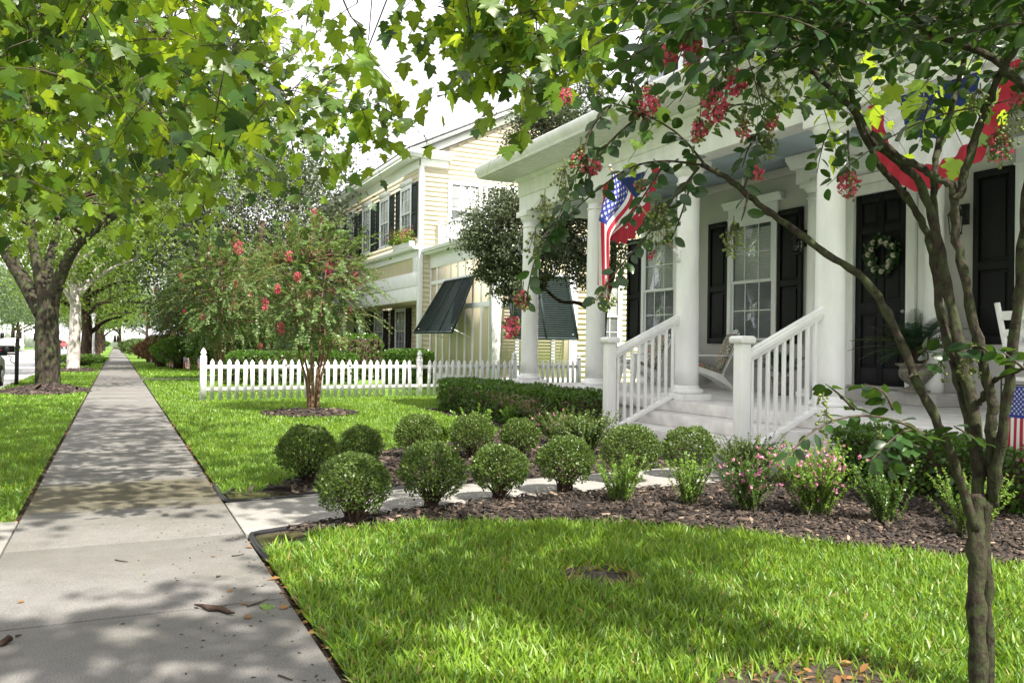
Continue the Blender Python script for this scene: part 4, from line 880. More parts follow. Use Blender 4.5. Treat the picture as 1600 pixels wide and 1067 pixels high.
for nm, loc, n, L, lab in (('potted_palm', (9.1, 9.62, ZF), 12, .5, 'dark leafy potted palm under the wall lantern left of the door'), ('potted_grass', (9.25, 12.05, ZF), 26, .35, 'spiky potted plant behind the porch column under the shutter')):
    t = thing(nm, lab, 'plant', loc); b = MB(); b.lathe([(.10, 0), (.115, .02), (.15, .24), (.16, .25), (.16, .28), (.14, .28), (.13, .25)], loc, 20); b.build('pot', M['urn'], t, smooth=False)
    b = MB(); g = np.random.default_rng(n); fronds(b, (loc[0], loc[1], loc[2]+.26), n, L+.2, g, (.5, 1.4), .16 if n < 20 else .03, 20); b.build('fronds', [M['cycad'], M['greentwig']], t, recalc=False)
# wreath on the door
wc = (XW-.075, 8.16, 2.53); t = thing('wreath', 'green wreath with white roses on the black front door', 'wreath', wc)
g = np.random.default_rng(12); a = g.uniform(0, 2*math.pi, 420); rr = .205+g.normal(0, .035, 420)
P = np.stack([wc[0]-np.abs(g.normal(0, .022, 420)), wc[1]+rr*np.cos(a), wc[2]+rr*np.sin(a)], 1); b = MB()
D = np.stack([-np.abs(g.normal(.3, .3, 420)), -np.sin(a)+np.cos(a)*g.normal(.2, .6, 420), np.cos(a)+np.sin(a)*g.normal(.2, .6, 420)], 1)
leaves(b, P, D, np.tile([-1, 0, .2], (420, 1))+g.normal(0, .4, (420, 3)), g.uniform(.06, .09, 420), *OVAL); b.build('leaves', M['crape'], t, recalc=False)
M['rose'] = pbr('white_rose', (.75, .72, .60), .7, .15, 60)
for k in range(12):
    a = k*math.pi/6+g.uniform(-.15, .15); r_ = .205+g.uniform(-.03, .03); c = np.array([wc[0]-.05, wc[1]+r_*math.cos(a), wc[2]+r_*math.sin(a)]); b = MB()
    n = 26; q = nrm(g.standard_normal((n, 3))); q[:, 0] = -np.abs(q[:, 0]); leaves(b, c+q*.012, q+np.array([-.4, 0, 0]), rdir(g, n), .036, [(0, -.3, 0), (.6, -.5, .15), (1, 0, .1), (.6, .5, .15), (0, .3, 0)], [(0, 1, 2, 3, 4)]); b.build('rose', M['rose'], t, recalc=False)
# garden flag at the right edge
gp = gx(1570, 640, 6.15); gxx, gyy = 6.15, gp[1]
t = thing('garden_flag_stand', 'black iron garden flag stand at the right edge by the porch', 'stand', (gxx, gyy+.03, -.01))
b = MB(); b.tube([(gxx, gyy+.03, -.01), (gxx, gyy+.03, 1.02), (gxx, gyy+.015, 1.06), (gxx, gyy-.02, 1.07), (gxx, gyy-.05, 1.04), (gxx, gyy-.02, 1.02)], .006, 8); b.build('post', M['iron'], t, smooth=True)
b = MB(); b.tube([(gxx, gyy+.03, .965), (gxx, gyy-.42, .965)], .005, 8); b.build('crossbar', M['iron'], t)
t = thing('garden_flag', 'small flag with white stars on blue hung at the right edge', 'flag', (gxx, gyy, .96))
def gf(u, v): return (gxx-.012+.012*math.sin(v*9+u*2), gyy-.02-v*.36, .955-u*.56)
usflag(gf, t)
# ------------------------------------------------------------------ hedges and bushes
def hedge(name, lab, a, b_, n, size, seed, mat='hedge', cat='hedge', group='clipped hedges', rough=.05, rot=0):
    g = np.random.default_rng(seed); a = np.array(a, float); b_ = np.array(b_, float); c = (a+b_)/2; h = (b_-a)/2
    t = thing(name, lab, cat, (c[0], c[1], a[2]), rot, group); org_ = np.array([c[0], c[1], a[2]])
    A = np.array([h[1]*h[2], h[1]*h[2], h[0]*h[2], h[0]*h[2], h[0]*h[1], 0.]); fc = g.choice(6, n, p=A/A.sum())
    q = g.uniform(-1, 1, (n, 3)); N = np.zeros((n, 3))
    for i in range(5): k = i//2 if i < 4 else 2; sg = -1 if i % 2 == 0 and i < 4 else 1; s_ = fc == i; q[s_, k] = sg; N[s_, k] = sg
    p = q*h; e = np.abs(q); rnd = np.clip(e-.8, 0, 1)*5; 
    cr = np.sort(rnd, 1)[:, 1]; p *= (1-.10*cr**2)[:, None]
    bump = .5*np.sin(p[:, 0]*5+seed)*np.sin(p[:, 1]*4.1+1)+.5*np.sin(p[:, 2]*7+p[:, 0]*3)*np.sin(p[:, 1]*6.3)
    p += N*(bump*rough-np.abs(g.normal(0, rough*1.3, n)))[:, None]; P = p+[0, 0, h[2]]
    D = N*.5+g.normal(0, .6, (n, 3))+[0, 0, .3]; NN = N*1.0+g.normal(0, .55, (n, 3))
    mb = MB(); leaves(mb, P+org_, D, NN, size*g.uniform(.7, 1.25, n), *LEAF4W); o = mb.build('foliage', M[mat], t, recalc=False)
    mb = MB(); m_ = int(60+40*h[0]*h[1]); B = np.stack([g.uniform(-h[0], h[0], m_)*.85, g.uniform(-h[1], h[1], m_)*.85, np.zeros(m_)], 1); d = nrm(np.c_[g.normal(0, .35, (m_, 2)), np.ones(m_)])
    tubes(mb, arcs(B+org_, d, np.full(m_, h[2]*1.6), np.zeros(m_), 4), .012, .004, 4)
    i_ = min(.12, h[0]*.5, h[1]*.5); mb.box(org_+[-h[0]+i_, -h[1]+i_, 0], org_+[h[0]-i_, h[1]-i_, h[2]*2-i_]); mb.build('branches_and_core', M['darkbark'], t, recalc=False)  # twigs share this mesh with an added dark box filling the hedge
    return t
hedge('clipped_hedge', 'clipped green hedge in front of the porch left of the steps', (5.38, 9.75, -.01), (6.25, 14.75, .60), 15000, .045, 41)
hedge('clipped_hedge', 'dark clipped hedge along the porch base right of the steps', (5.95, 3.2, -.01), (6.58, 5.75, .50), 9000, .042, 42)
hedge('clipped_hedge', 'bright green hedge along the fence below the open awning shutter', (7.3, 22.8, -.01), (8.4, 24.6, 1.05), 9000, .075, 43)
hedge('clipped_hedge', 'dark hedge at the front porch of the yellow house', (6.9, 28.5, -.01), (8.6, 35.5, 1.55), 9000, .10, 44)
hedge('clipped_hedge', 'low hedge behind the fence left of the pointed middle post', (2.9, 24.6, -.01), (6.6, 26.0, .95), 8000, .085, 45)
def boxwood(seed, rx, rz, zc, n=6500):
    g = np.random.default_rng(seed); t = thing('boxwood_ball', 'x', 'bush', (0, 0, 0), 0, 'round clipped boxwood bushes')
    q = rdir(g, n); q = q[q[:, 2] > -.72-.15*g.random(len(q))]; n = len(q)
    low = np.clip(-q[:, 2], 0, 1); keep = g.random(n) > np.clip(low*1.15-.12, 0, .9); q = q[keep]; n = len(q)
    bump = 1+.07*np.sin(q[:, 0]*4+seed)*np.sin(q[:, 1]*5+q[:, 2]*4+seed)+.05*np.sin(q[:, 2]*11+q[:, 1]*9)
    r_ = bump*(1-np.abs(g.normal(0, .11, n))); P = q*r_[:, None]*[rx, rx, rz]; P[:, 2] += zc
    D = q*.55+g.normal(0, .6, (n, 3))+[0, 0, .35]; N = q*.9+g.normal(0, .6, (n, 3))
    mb = MB(); leaves(mb, P, D, N, g.uniform(.014, .027, n), *LEAF4W); 
    k = 260; q2 = rdir(g, k); q2[:, 2] = np.abs(q2[:, 2])*.9-.1; P2 = q2*[rx, rx, rz]*1.03; P2[:, 2] += zc
    leaves(mb, P2, q2+[0, 0, .4], rdir(g, k), g.uniform(.03, .05, k), *LEAF4); mb.build('foliage', M['box'], t, recalc=False)
    m_ = 70; q = rdir(g, m_); q[:, 2] = q[:, 2]*.75+.1; E = q*[rx*.93, rx*.93, rz*.93]; E[:, 2] += zc; B = np.c_[g.normal(0, .025, (m_, 2)), np.zeros(m_)]
    Mid = (B+E)/2*[.75, .75, 1]+np.c_[g.normal(0, .02, (m_, 2)), g.normal(0, .01, m_)]
    Pm = np.stack([B, (B+Mid)/2*[.8, .8, 1], Mid, (Mid+E)/2, E], 1); mb = MB(); tubes(mb, Pm, .008, .002, 5)
    mb.build('stems', M['darkbark'], t, recalc=False); return t
bx = [boxwood(51, .235, .225, .265), boxwood(52, .245, .235, .27), boxwood(53, .225, .21, .25)]
BX = [(552, 818, 1.02, 'round boxwood at the near left end of the front row by the puddle corner'), (675, 795, 1.04, 'round boxwood second from the left in the front row, orange leaf at its foot'), (780, 781, 1.0, 'round boxwood third in the front row with bare stems showing below'),
      (883, 769, 1.0, 'round boxwood at the right end of the front row beside the lime shrub'), (480, 757, 1.06, 'round boxwood farthest left, beyond the walk beside the lawn'), (563, 738, 1.0, 'round boxwood second from left beyond the walk'),
      (652, 716, 1.02, 'round boxwood alone against the bright lawn in the far row'), (738, 716, .98, 'pale topped boxwood behind the gap of the front row'), (812, 716, 1.0, 'grey green boxwood before the hedge, left of the pink shrub'),
      (985, 752, 1.08, 'round boxwood in front of the left newel post'), (1075, 744, 1.0, 'round boxwood in front of the middle of the steps')]
for i, (u, v, s_, lab) in enumerate(BX):
    p = gz(u, v); k = bx[i % 3]
    if i < 3: o = k; o.location = tuple(p); o.scale = (s_*.97, s_*.91, s_*.95); o.rotation_euler = (0, 0, i*1.3); o['label'] = lab
    else: o = copy_tree(k, None, p, i*1.7, lab, (s_*(.94+.05*math.sin(i*2.3)), s_*(.94+.05*math.cos(i*1.9)), s_*(.95+.04*math.sin(i*3.1))))
def shrub(name, lab, u, v, hgt, rad, seed, mat='lime', n=26, leaf=.022, fl=None, nf=60, group=None, cat='shrub', k=22):
    g = np.random.default_rng(seed); p = gz(u, v) if not isinstance(u, tuple) else np.array(u); t = thing(name, lab, cat, p, 0, group or {'young_shrub': 'young shrubs in the mulch', 'flowering_shrub': 'pink flowering shrubs', 'fine_shrub': 'fine leaved shrubs by the steps'}[name])
    az = g.uniform(0, 2*math.pi, n); sp = g.uniform(0, 1, n)**.6*rad/hgt; d = nrm(np.stack([np.cos(az)*sp, np.sin(az)*sp, np.ones(n)], 1)); L = g.uniform(.6, 1.08, n)*hgt*np.linalg.norm(np.stack([sp, np.ones(n)], 1), axis=1)
    B = p+np.c_[g.normal(0, rad*.12, (n, 2)), np.zeros(n)]; P = arcs(B, d, L, g.uniform(0, .25, n), k)
    mb = MB(); tubes(mb, P[:, ::3], .004, .0015, 4); mb.build('stems', M['greentwig'], t, recalc=False)
    mb = MB(); T = nrm(np.gradient(P, axis=1)); i0 = 3
    for s_ in range(3):
        r_ = rdir(g, n*(k-i0)).reshape(n, k-i0, 3); sd_ = nrm(np.cross(T[:, i0:], r_)); D = sd_*.9+T[:, i0:]*.6; N = T[:, i0:]*.8+r_*.4+[0, 0, .3]
        q = P[:, i0:]+g.normal(0, .004, (n, k-i0, 3)); leaves(mb, q.reshape(-1, 3), D.reshape(-1, 3), N.reshape(-1, 3), g.uniform(.6, 1.2, n*(k-i0))*leaf, *LEAF4W)
    mb.build('foliage', M[mat], t, recalc=False)
    if fl:
        mb = MB(); i1 = g.integers(0, n, nf); j1 = g.integers(int(k*.45), k, nf); c = P[i1, j1]+g.normal(0, .018, (nf, 3)); 
        for s_ in range(5): D = rdir(g, nf)+[0, 0, .3]; leaves(mb, c, D, rdir(g, nf), .021, [(0, -.2, 0), (.5, -.42, .1), (1, -.2, .05), (1, .2, .05), (.5, .42, .1), (0, .2, 0)], [(0, 1, 2, 3, 4, 5)])
        mb.build('blossoms', M[fl], t, recalc=False)
    return t
shrub('young_shrub', 'lime green young shrub between the front row boxwoods and the steps', 968, 785, .40, .25, 61, n=40)
shrub('young_shrub', 'lime green young shrub below the middle of the steps', 1075, 790, .42, .23, 62, n=40)
shrub('young_shrub', 'small green shrub with few flowers right of the pink shrubs', 1383, 818, .42, .26, 63, 'hedge', n=46, leaf=.024)
shrub('young_shrub', 'pale green young shrub behind the forked tree trunk', 1510, 838, .46, .30, 64, n=40)
shrub('young_shrub', 'bright shrub tips rising before the clipped hedge', 735, 690, .42, .35, 65, n=40, leaf=.03)
shrub('young_shrub', 'upright lime shrub at the lawn edge behind the far boxwoods', 693, 698, .36, .16, 66, leaf=.03)
shrub('young_shrub', 'feathery green shrub tip against the clipped hedge face', 800, 668, .36, .26, 67, n=30, leaf=.03)
shrub('flowering_shrub', 'pink flowering shrub on the mulch left of the tallest pink one', 1168, 800, .46, .32, 71, 'hedge', n=56, fl='palepink', nf=70, leaf=.025)
shrub('flowering_shrub', 'large pink flowering shrub in the middle of the mulch bed', 1272, 806, .58, .40, 72, 'lime', n=90, fl='palepink', nf=150, leaf=.026)
shrub('flowering_shrub', 'pale pink flowering shrub before the hedge by the far newel post', 868, 696, .42, .42, 73, 'box', n=60, fl='palepink', nf=70, leaf=.03)
shrub('fine_shrub', 'fine leaved olive shrub in front of the near newel post', 1168, 748, .42, .40, 74, 'box', n=150, leaf=.022)
shrub('fine_shrub', 'loose rounded green shrub beside the far newel post', 905, 712, .52, .46, 75, 'box', n=170, leaf=.028, k=26)
# ------------------------------------------------------------------ crape myrtle in the near lawn
def smooth(P, n=4):
    P = np.asarray(P, float); k = len(P); t = np.linspace(0, k-1, (k-1)*n+1); i = np.clip(t.astype(int), 0, k-2); f = (t-i)[:, None]
    p0 = P[np.clip(i-1, 0, k-1)]; p1 = P[i]; p2 = P[i+1]; p3 = P[np.clip(i+2, 0, k-1)]
    return .5*((2*p1)+(-p0+p2)*f+(2*p0-5*p1+4*p2-p3)*f**2+(-p0+3*p1-3*p2+p3)*f**3)
def ppath(L): return smooth([pt(u, v, d) for u, v, d in L])
g = np.random.default_rng(90)
tb = gz(1537, 1092); tb[2] = -.03
ct = thing('crape_myrtle', 'mossy multi stemmed flowering tree with dark leaves in the near right lawn', 'tree', tb)
def limb(mb, L, r0, r1, n=10, jit=.05, knots=4):
    P = ppath(L); k = len(P); r = np.linspace(r0, r1, k)*(1+.10*np.sin(np.arange(k)*1.9+L[0][0]))
    for _ in range(knots):
        i = g.integers(2, k-2) if k > 5 else 1; r[i] *= 1.22
    P = P + g.normal(0, .0022, P.shape); mb.tube(P, r, n, jit=jit, rng=g); return P
mb = MB(); tr = []
tr.append(limb(mb, [(1531, 1105, 2.90), (1527, 1000, 2.90), (1526, 900, 2.90), (1526, 820, 2.91), (1527, 770, 2.92)], .028, .026, 14))
tr.append(limb(mb, [(1545, 1105, 2.95), (1541, 950, 2.94), (1538, 850, 2.93), (1541, 780, 2.91)], .019, .020, 12))
tr.append(limb(mb, [(1524, 830, 2.90), (1505, 765, 2.88), (1478, 690, 2.86), (1455, 640, 2.86), (1430, 590, 2.87), (1400, 520, 2.90), (1372, 465, 2.93), (1340, 427, 2.96), (1290, 396, 3.0), (1230, 350, 3.05), (1193, 325, 3.1), (1160, 298, 3.12), (1125, 272, 3.15), (1095, 258, 3.2)], .017, .010, 10))
S2 = tr.append(limb(mb, [(1528, 790, 2.92), (1527, 720, 2.93), (1522, 647, 2.95), (1503, 562, 2.98), (1483, 461, 3.02), (1470, 395, 3.05), (1456, 339, 3.07), (1432, 278, 3.1), (1397, 249, 3.14), (1366, 222, 3.18), (1335, 175, 3.22), (1300, 140, 3.28), (1268, 112, 3.35)], .022, .011, 10))
tr.append(limb(mb, [(1524, 720, 2.95), (1506, 630, 2.99), (1489, 562, 3.03), (1470, 495, 3.07), (1460, 411, 3.10), (1447, 365, 3.12), (1428, 325, 3.13), (1399, 288, 3.14), (1380, 266, 3.15), (1362, 236, 3.14), (1343, 200, 3.12), (1325, 130, 3.05)], .017, .010, 10))
tr.append(limb(mb, [(1462, 400, 3.09), (1460, 349, 3.12), (1459, 292, 3.16), (1464, 236, 3.2), (1478, 195, 3.24), (1500, 120, 3.3), (1515, 40, 3.4), (1530, -60, 3.5)], .014, .009, 10))
tr.append(limb(mb, [(1552, 790, 2.92), (1550, 720, 2.90), (1549, 660, 2.88), (1550, 625, 2.87), (1535, 562, 2.86), (1518, 495, 2.86), (1506, 421, 2.86), (1494, 365, 2.87), (1492, 325, 2.87), (1486, 290, 2.88), (1463, 278, 2.9), (1438, 262, 2.94), (1412, 249, 2.98), (1380, 225, 3.02), (1362, 208, 3.05)], .020, .010, 10))
tr.append(limb(mb, [(1490, 312, 2.87), (1500, 300, 2.86), (1508, 264, 2.85), (1517, 240, 2.84), (1527, 205, 2.83), (1537, 180, 2.82), (1549, 145, 2.8), (1566, 111, 2.78), (1588, 76, 2.75), (1615, 40, 2.7)], .015, .010, 10))
tr.append(limb(mb, [(1550, 780, 2.90), (1560, 710, 2.86), (1573, 623, 2.80), (1584, 529, 2.75), (1594, 444, 2.70), (1599, 360, 2.65), (1612, 240, 2.6), (1640, 100, 2.5)], .019, .013, 10))
tr.append(limb(mb, [(1530, 632, 2.94), (1540, 610, 2.90), (1552, 595, 2.86), (1570, 587, 2.8), (1600, 576, 2.72)], .011, .005, 8))
tr.append(limb(mb, [(1660, 170, 2.55), (1600, 135, 2.62), (1566, 102, 2.66), (1532, 81, 2.70), (1465, 57, 2.78), (1421, 24, 2.85), (1380, -30, 2.95)], .015, .010, 10))
mb.build('trunk', M['crapebark'], ct, smooth=True)
# leafy shoots traced in depth
TW = [([(1095,258,3.2),(1040,252,3.2),(985,262,3.17),(930,300,3.12),(890,335,3.08),(862,356,3.05)], 36), ([(1092,262,3.2),(1052,312,3.13),(1005,375,3.06),(962,425,3.0),(932,470,2.97)], 34),
      ([(1100,256,3.2),(1062,212,3.22),(1010,180,3.2),(955,160,3.15)], 30), ([(1160,298,3.12),(1178,250,3.1),(1186,205,3.08),(1195,170,3.05)], 22),
      ([(955,165,3.15),(925,200,3.1),(905,260,3.06),(880,320,3.02),(868,360,3.0)], 34), ([(868,345,3.02),(850,372,3.0),(832,420,2.98),(822,470,2.97)], 22), ([(1000,180,3.2),(960,215,3.16),(925,255,3.12),(912,290,3.1)], 24),
      ([(1462,690,2.86),(1420,665,2.80),(1365,650,2.74),(1310,655,2.70),(1262,680,2.66),(1232,712,2.63)], 24), ([(1455,690,2.84),(1420,672,2.78),(1390,690,2.74),(1360,720,2.7)], 22), ([(1440,700,2.84),(1400,690,2.8),(1385,735,2.76)], 18),
      ([(1535,695,2.88),(1515,680,2.84),(1490,665,2.80)], 10), ([(1080,285,3.18),(1066,330,3.12),(1052,368,3.08)], 8), ([(1170,300,3.1),(1163,330,3.06),(1158,345,3.05)], 3),
      ([(1325,205,3.1),(1326,240,3.07),(1328,262,3.05)], 10), ([(1335,640,2.8),(1310,615,2.78),(1290,600,2.76)], 8), ([(1395,640,2.86),(1380,612,2.84),(1350,600,2.83)], 10),
      ([(1552,560,2.85),(1530,540,2.84),(1500,548,2.82)], 10), ([(1600,576,2.72),(1580,560,2.7),(1560,545,2.7)], 10), ([(1420,590,2.86),(1450,560,2.9),(1440,540,2.92)], 8),
      ([(1240,60,3.0),(1180,45,2.95),(1120,40,2.9),(1060,60,2.85)], 30), ([(1280,110,3.1),(1220,85,2.9),(1160,80,2.75),(1110,95,2.62)], 22), ([(1300,120,3.0),(1260,70,2.8),(1220,55,2.6),(1180,75,2.5)], 18),
      ([(1040,252,3.2),(1010,300,3.1),(985,340,3.05)], 16), ([(1186,205,3.08),(1168,235,3.04),(1160,262,3.0)], 14), ([(1005,185,3.2),(985,120,3.2),(1000,60,3.2),(1030,10,3.2)], 30)]
LV = {'P': [], 'D': [], 'N': [], 'S': []}; tw = MB()
def putleaves(P, n, size, out=.85):
    k = len(P); ds = np.linspace(.06, 1, n)*(k-1); i = np.clip(ds.astype(int), 0, k-2); f = (ds-i)[:, None]; q = P[i]*(1-f)+P[i+1]*f; T = nrm(P[i+1]-P[i])
    sd_ = nrm(np.cross(T, np.array([0, 0, 1.])+g.normal(0, .25, (n, 3)))); sg = np.where(np.arange(n) % 2 == 0, 1., -1.)[:, None]
    D = sd_*sg*out+T*.35+g.normal(0, .22, (n, 3))+[0, 0, -.28]; N = np.cross(sd_, T)*1.; N *= np.sign(N[:, 2:3]+1e-6); N = N+g.normal(0, .38, (n, 3))
    LV['P'].append(q+D*.008); LV['D'].append(D); LV['N'].append(N); LV['S'].append(size*g.uniform(.72, 1.2, n)*np.linspace(1.05, .85, n))
for L, n in TW:
    P = ppath(L); tw.tube(P, np.linspace(.0055, .0018, len(P)), 5); putleaves(P, n, .066)
# the dense dark part overhead and beyond the frame
n = 470; uu = g.uniform(1070, 1780, n); vv = g.uniform(-240, 205, n); ok = (vv < 25+.10*(uu-1000)) | (g.random(n) < .08); uu, vv = uu[ok], vv[ok]; n = len(uu)
dd = np.where(g.random(n) < .7, g.uniform(2.7, 3.9, n), g.uniform(2.3, 2.8, n))
for a, b_, c in zip(uu, vv, dd):
    p = pt(a, b_, c); az = g.uniform(0, 2*math.pi); d = np.array([[math.cos(az), math.sin(az), g.uniform(-.25, .35)]]); L = g.uniform(.28, .55)
    P = arcs(p[None], nrm(d), np.array([L]), np.array([g.uniform(.1, .5)]), 8)[0]
    tw.tube(P, np.linspace(.004, .0015, 8), 4); putleaves(P, int(L/.024), .066)
tw.build('twigs', M['twig'], ct, recalc=False)
mb = MB(); leaves(mb, *[np.concatenate(LV[k]) for k in 'PDNS'], *OVALR); mb.build('crown', M['crape'], ct, recalc=False)
# flower heads and seed heads
def head(c, s_, npet, nseed, stem=None, par=None, mat='pink', smat='seed', k=None, nm='flower_cluster', tall=1.4):
    mb = MB(); gg = g
    if npet:
        q = rdir(gg, npet)*gg.uniform(.35, 1, (npet, 1))**.5*s_*[.75, .75, tall*.75]; P = c+q
        leaves(mb, P, rdir(gg, npet), rdir(gg, npet), gg.uniform(.010, .019, npet), [(0, -.1, 0), (.5, -.5, .22), (1, -.25, -.1), (.9, .3, .15), (.45, .5, -.15), (0, .1, 0)], [(0, 1, 2, 3, 4, 5)], 0)
    if nseed:
        q = rdir(gg, nseed)*gg.uniform(.3, 1, (nseed, 1))**.6*s_*[1, 1, tall]; 
        sp = MB().lathe([(.0, -1), (.62, -.75), (1, 0), (.66, .75), (.0, 1.05)], (0, 0, 0), 7); tv = sp.V[0]; tf = [tuple(f) for fa, _ in sp.F for f in fa]
        leaves(mb, c+q, rdir(gg, nseed), rdir(gg, nseed), gg.uniform(.0046, .0066, nseed), tv[:, [2, 0, 1]], tf, 1)
        B = np.tile(c+[0, 0, s_*tall*.9], (nseed, 1)); mid = (B+c+q)/2+[0, 0, s_*.05]; tubes(mb, np.stack([B, mid, c+q], 1), .0008, .0006, 3, 2)
    if stem is not None: mb.tube(smooth([c+[0, 0, s_*tall*.8], (c+stem)/2+[0, 0, .0], stem]), .0022, 5, 2)
    return mb.build(nm, [M[mat], M[smat], M['greentwig']], par, recalc=False)
FH = [(1325,290,3.05,.048,90,18),(1080,78,2.9,.050,170,20),(1045,88,2.9,.04,90,20),(1150,130,2.95,.042,120,26),(1118,168,3.0,.062,160,40),(1206,192,2.95,.026,70,10),(1010,160,3.2,.065,180,40),(1160,205,2.9,.03,30,20),
      (1092,205,3.05,.04,90,30),(905,250,3.05,.04,40,40),(928,262,3.05,.03,40,10),(800,512,2.97,.038,80,20),(815,470,2.97,.035,40,40),(1020,400,3.05,.012,10,2),(1562,230,2.8,.05,50,60),(1590,155,2.75,.03,40,10),(1185,272,2.95,.02,26,4),(1450,65,2.9,.022,30,4),(885,150,3.2,.03,40,10),(1000,290,3.1,.02,10,18)]
for u, v, d, s_, a, b_ in FH: head(pt(u, v, d), s_, a, b_, pt(u+3, v-int(s_*900), d), ct)
SH = [(1145,375,3.05,.055,90),(1030,355,3.0,.075,110),(1030,335,3.0,.04,40),(1185,165,2.85,.075,90),(1215,150,2.8,.05,50),(1165,195,2.9,.05,46),(880,290,3.0,.06,70),(850,330,2.98,.05,60),(835,385,2.97,.045,45),(945,470,2.95,.05,50),(970,440,3.0,.03,24),(1200,230,2.95,.045,50),(1375,690,2.78,.03,24),(1290,660,2.68,.035,30),(1285,628,2.7,.022,22),(1515,575,2.85,.045,46),(1075,42,2.85,.05,60),(1140,95,2.9,.045,50),(1530,165,2.8,.05,60),(1580,200,2.7,.05,50),(1470,580,2.9,.035,30)]
for u, v, d, s_, a in SH: head(pt(u, v, d), s_*.92, 0, int(a*.62), pt(u+2, v-int(s_*700), d), ct, nm='seed_cluster')
# ------------------------------------------------------------------ sycamore whose low boughs hang over the pavement
g = np.random.default_rng(101)
st = thing('sycamore', 'large leaved sycamore hanging low bright boughs over the pavement', 'tree', (-3.4, 6.0, -.14))
mb = MB()
P = smooth([(-3.4, 6.0, -.2), (-3.38, 6.0, 1.2), (-3.3, 6.05, 2.6), (-3.2, 6.1, 4.2), (-3.1, 6.2, 6.5), (-3.1, 6.3, 9.0)]); mb.tube(P, np.linspace(.24, .07, len(P)), 16, jit=.03, rng=g)
BO = [[(-3.3, 6.05, 2.7), (-2.4, 6.6, 3.7), (-1.2, 7.4, 4.2), (.4, 8.4, 4.1), (1.6, 9.2, 3.6)], [(-3.3, 6.05, 3.0), (-2.0, 5.6, 4.3), (-.5, 5.4, 4.6), (1.2, 5.3, 4.6), (2.8, 5.4, 4.2), (3.6, 5.5, 3.7)], [(-3.2, 6.1, 3.6), (-2.2, 7.6, 4.6), (-1.0, 9.4, 4.8), (.2, 11., 4.6)],
      [(-3.25, 6.1, 2.4), (-2.4, 7.6, 2.9), (-1.4, 9.2, 3.0), (-.6, 10.6, 2.8)], [(-3.2, 6.1, 4.0), (-2.0, 4.9, 5.0), (-.2, 4.0, 5.2), (1.8, 3.6, 5.0)], [(-3.2, 6.1, 4.6), (-1.6, 6.6, 5.6), (.4, 7.2, 5.8), (2.2, 7.6, 5.3)], [(-3.2, 6.1, 4.5), (-3.6, 8.0, 5.2), (-3.8, 10, 5.4)], [(-3.2, 6.1, 4.4), (-4.6, 5.2, 5.4), (-6, 4.5, 5.6)], [(-3.2, 6.1, 4.0), (-2.2, 3.6, 4.8), (-.6, 1.4, 5.1), (1.4, -.4, 5.0), (3.4, -1.4, 4.7)], [(-3.25, 6.1, 4.2), (-2.8, 3.2, 5.0), (-1.8, .6, 5.2), (-.4, -2.0, 4.9)]]
BP = []
for L in BO:
    P = smooth(L, 6); P = P+g.normal(0, .012, P.shape); mb.tube(P, np.linspace(.085, .014, len(P)), 9, jit=.04, rng=g); BP.append(P)
BP = np.concatenate(BP); mb.build('trunk', M['sycbark'], st, smooth=True)
SL = {'P': [], 'D': [], 'N': [], 'S': []}; tw = MB()
def sycspray(p, L=.75, size=.135, k=8, conn=True, az=None, nl=9, dr=.5):
    a = g.uniform(0, 2*math.pi) if az is None else az; d = nrm(np.array([[math.cos(a), math.sin(a), g.uniform(-.45, .1)]])); P = arcs((p-d[0]*L*.6)[None], d, np.array([L]), np.array([dr*g.uniform(.5, 1.4)]), k)[0]
    tw.tube(P, np.linspace(.004, .0016, k), 4)
    if conn:
        j = BP[np.argmin(((BP-P[0]-[0, 0, .3])**2).sum(1))]; mid = (j+P[0])/2+[0, 0, .12*np.linalg.norm(j-P[0])]; C_ = smooth([j, mid, P[0]], 4)
        if np.linalg.norm(j-P[0]) < 1.5: tw.tube(C_, np.linspace(.008, .005, len(C_)), 4)
    ds = np.linspace(.15, 1, nl)*(k-1); i = np.clip(ds.astype(int), 0, k-2); f = (ds-i)[:, None]; q = P[i]*(1-f)+P[i+1]*f; T = nrm(P[i+1]-P[i]); sg = np.where(np.arange(nl) % 2 == 0, 1., -1.)[:, None]
    sd_ = nrm(np.cross(T, [0, 0, 1.])); pet = sd_*sg*.55+T*.35+g.normal(0, .3, (nl, 3)); pl = g.uniform(.035, .075, (nl, 1)); b0 = q+nrm(pet)*pl
    tubes(tw, np.stack([q, q+nrm(pet)*pl*.5+[0, 0, .006], b0], 1), .0014, .001, 3)
    D = nrm(pet)*.55+[0, 0, -.62]+g.normal(0, .25, (nl, 3)); N = np.array([0, 0, .75])+nrm(pet)*.55+g.normal(0, .45, (nl, 3))
    SL['P'].append(b0); SL['D'].append(D); SL['N'].append(N); SL['S'].append(size*g.uniform(.5, 1.22, nl)*np.linspace(1.05, .75, nl))
def bottom(u):
    return bottom0(u)-32
def bottom0(u):                                             # the ragged lower edge of the leaf mass
    return np.interp(u, [-400, 0, 130, 200, 300, 400, 480, 540, 600, 640], [430, 380, 360, 375, 330, 300, 300, 290, 225, 170])
cnt = 0
while cnt < 860:
    u = g.uniform(-420, 640); v = g.uniform(-330, 400); d = g.uniform(4.6, 11.5)
    if v < -120 and g.random() < .6: continue
    top = np.interp(u, [-400, 420, 490, 530, 580, 640], [-400, -400, -60, 50, 120, 170])
    if v > bottom(u)-25*g.random()-8 or v < top: continue
    if d < 5.6 and u > 420: continue
    p = pt(u, v, d)
    if p[2] < 1.75 or p[0] < -5: continue
    sycspray(p, g.uniform(.5, .85), .14); cnt += 1
cnt = 0
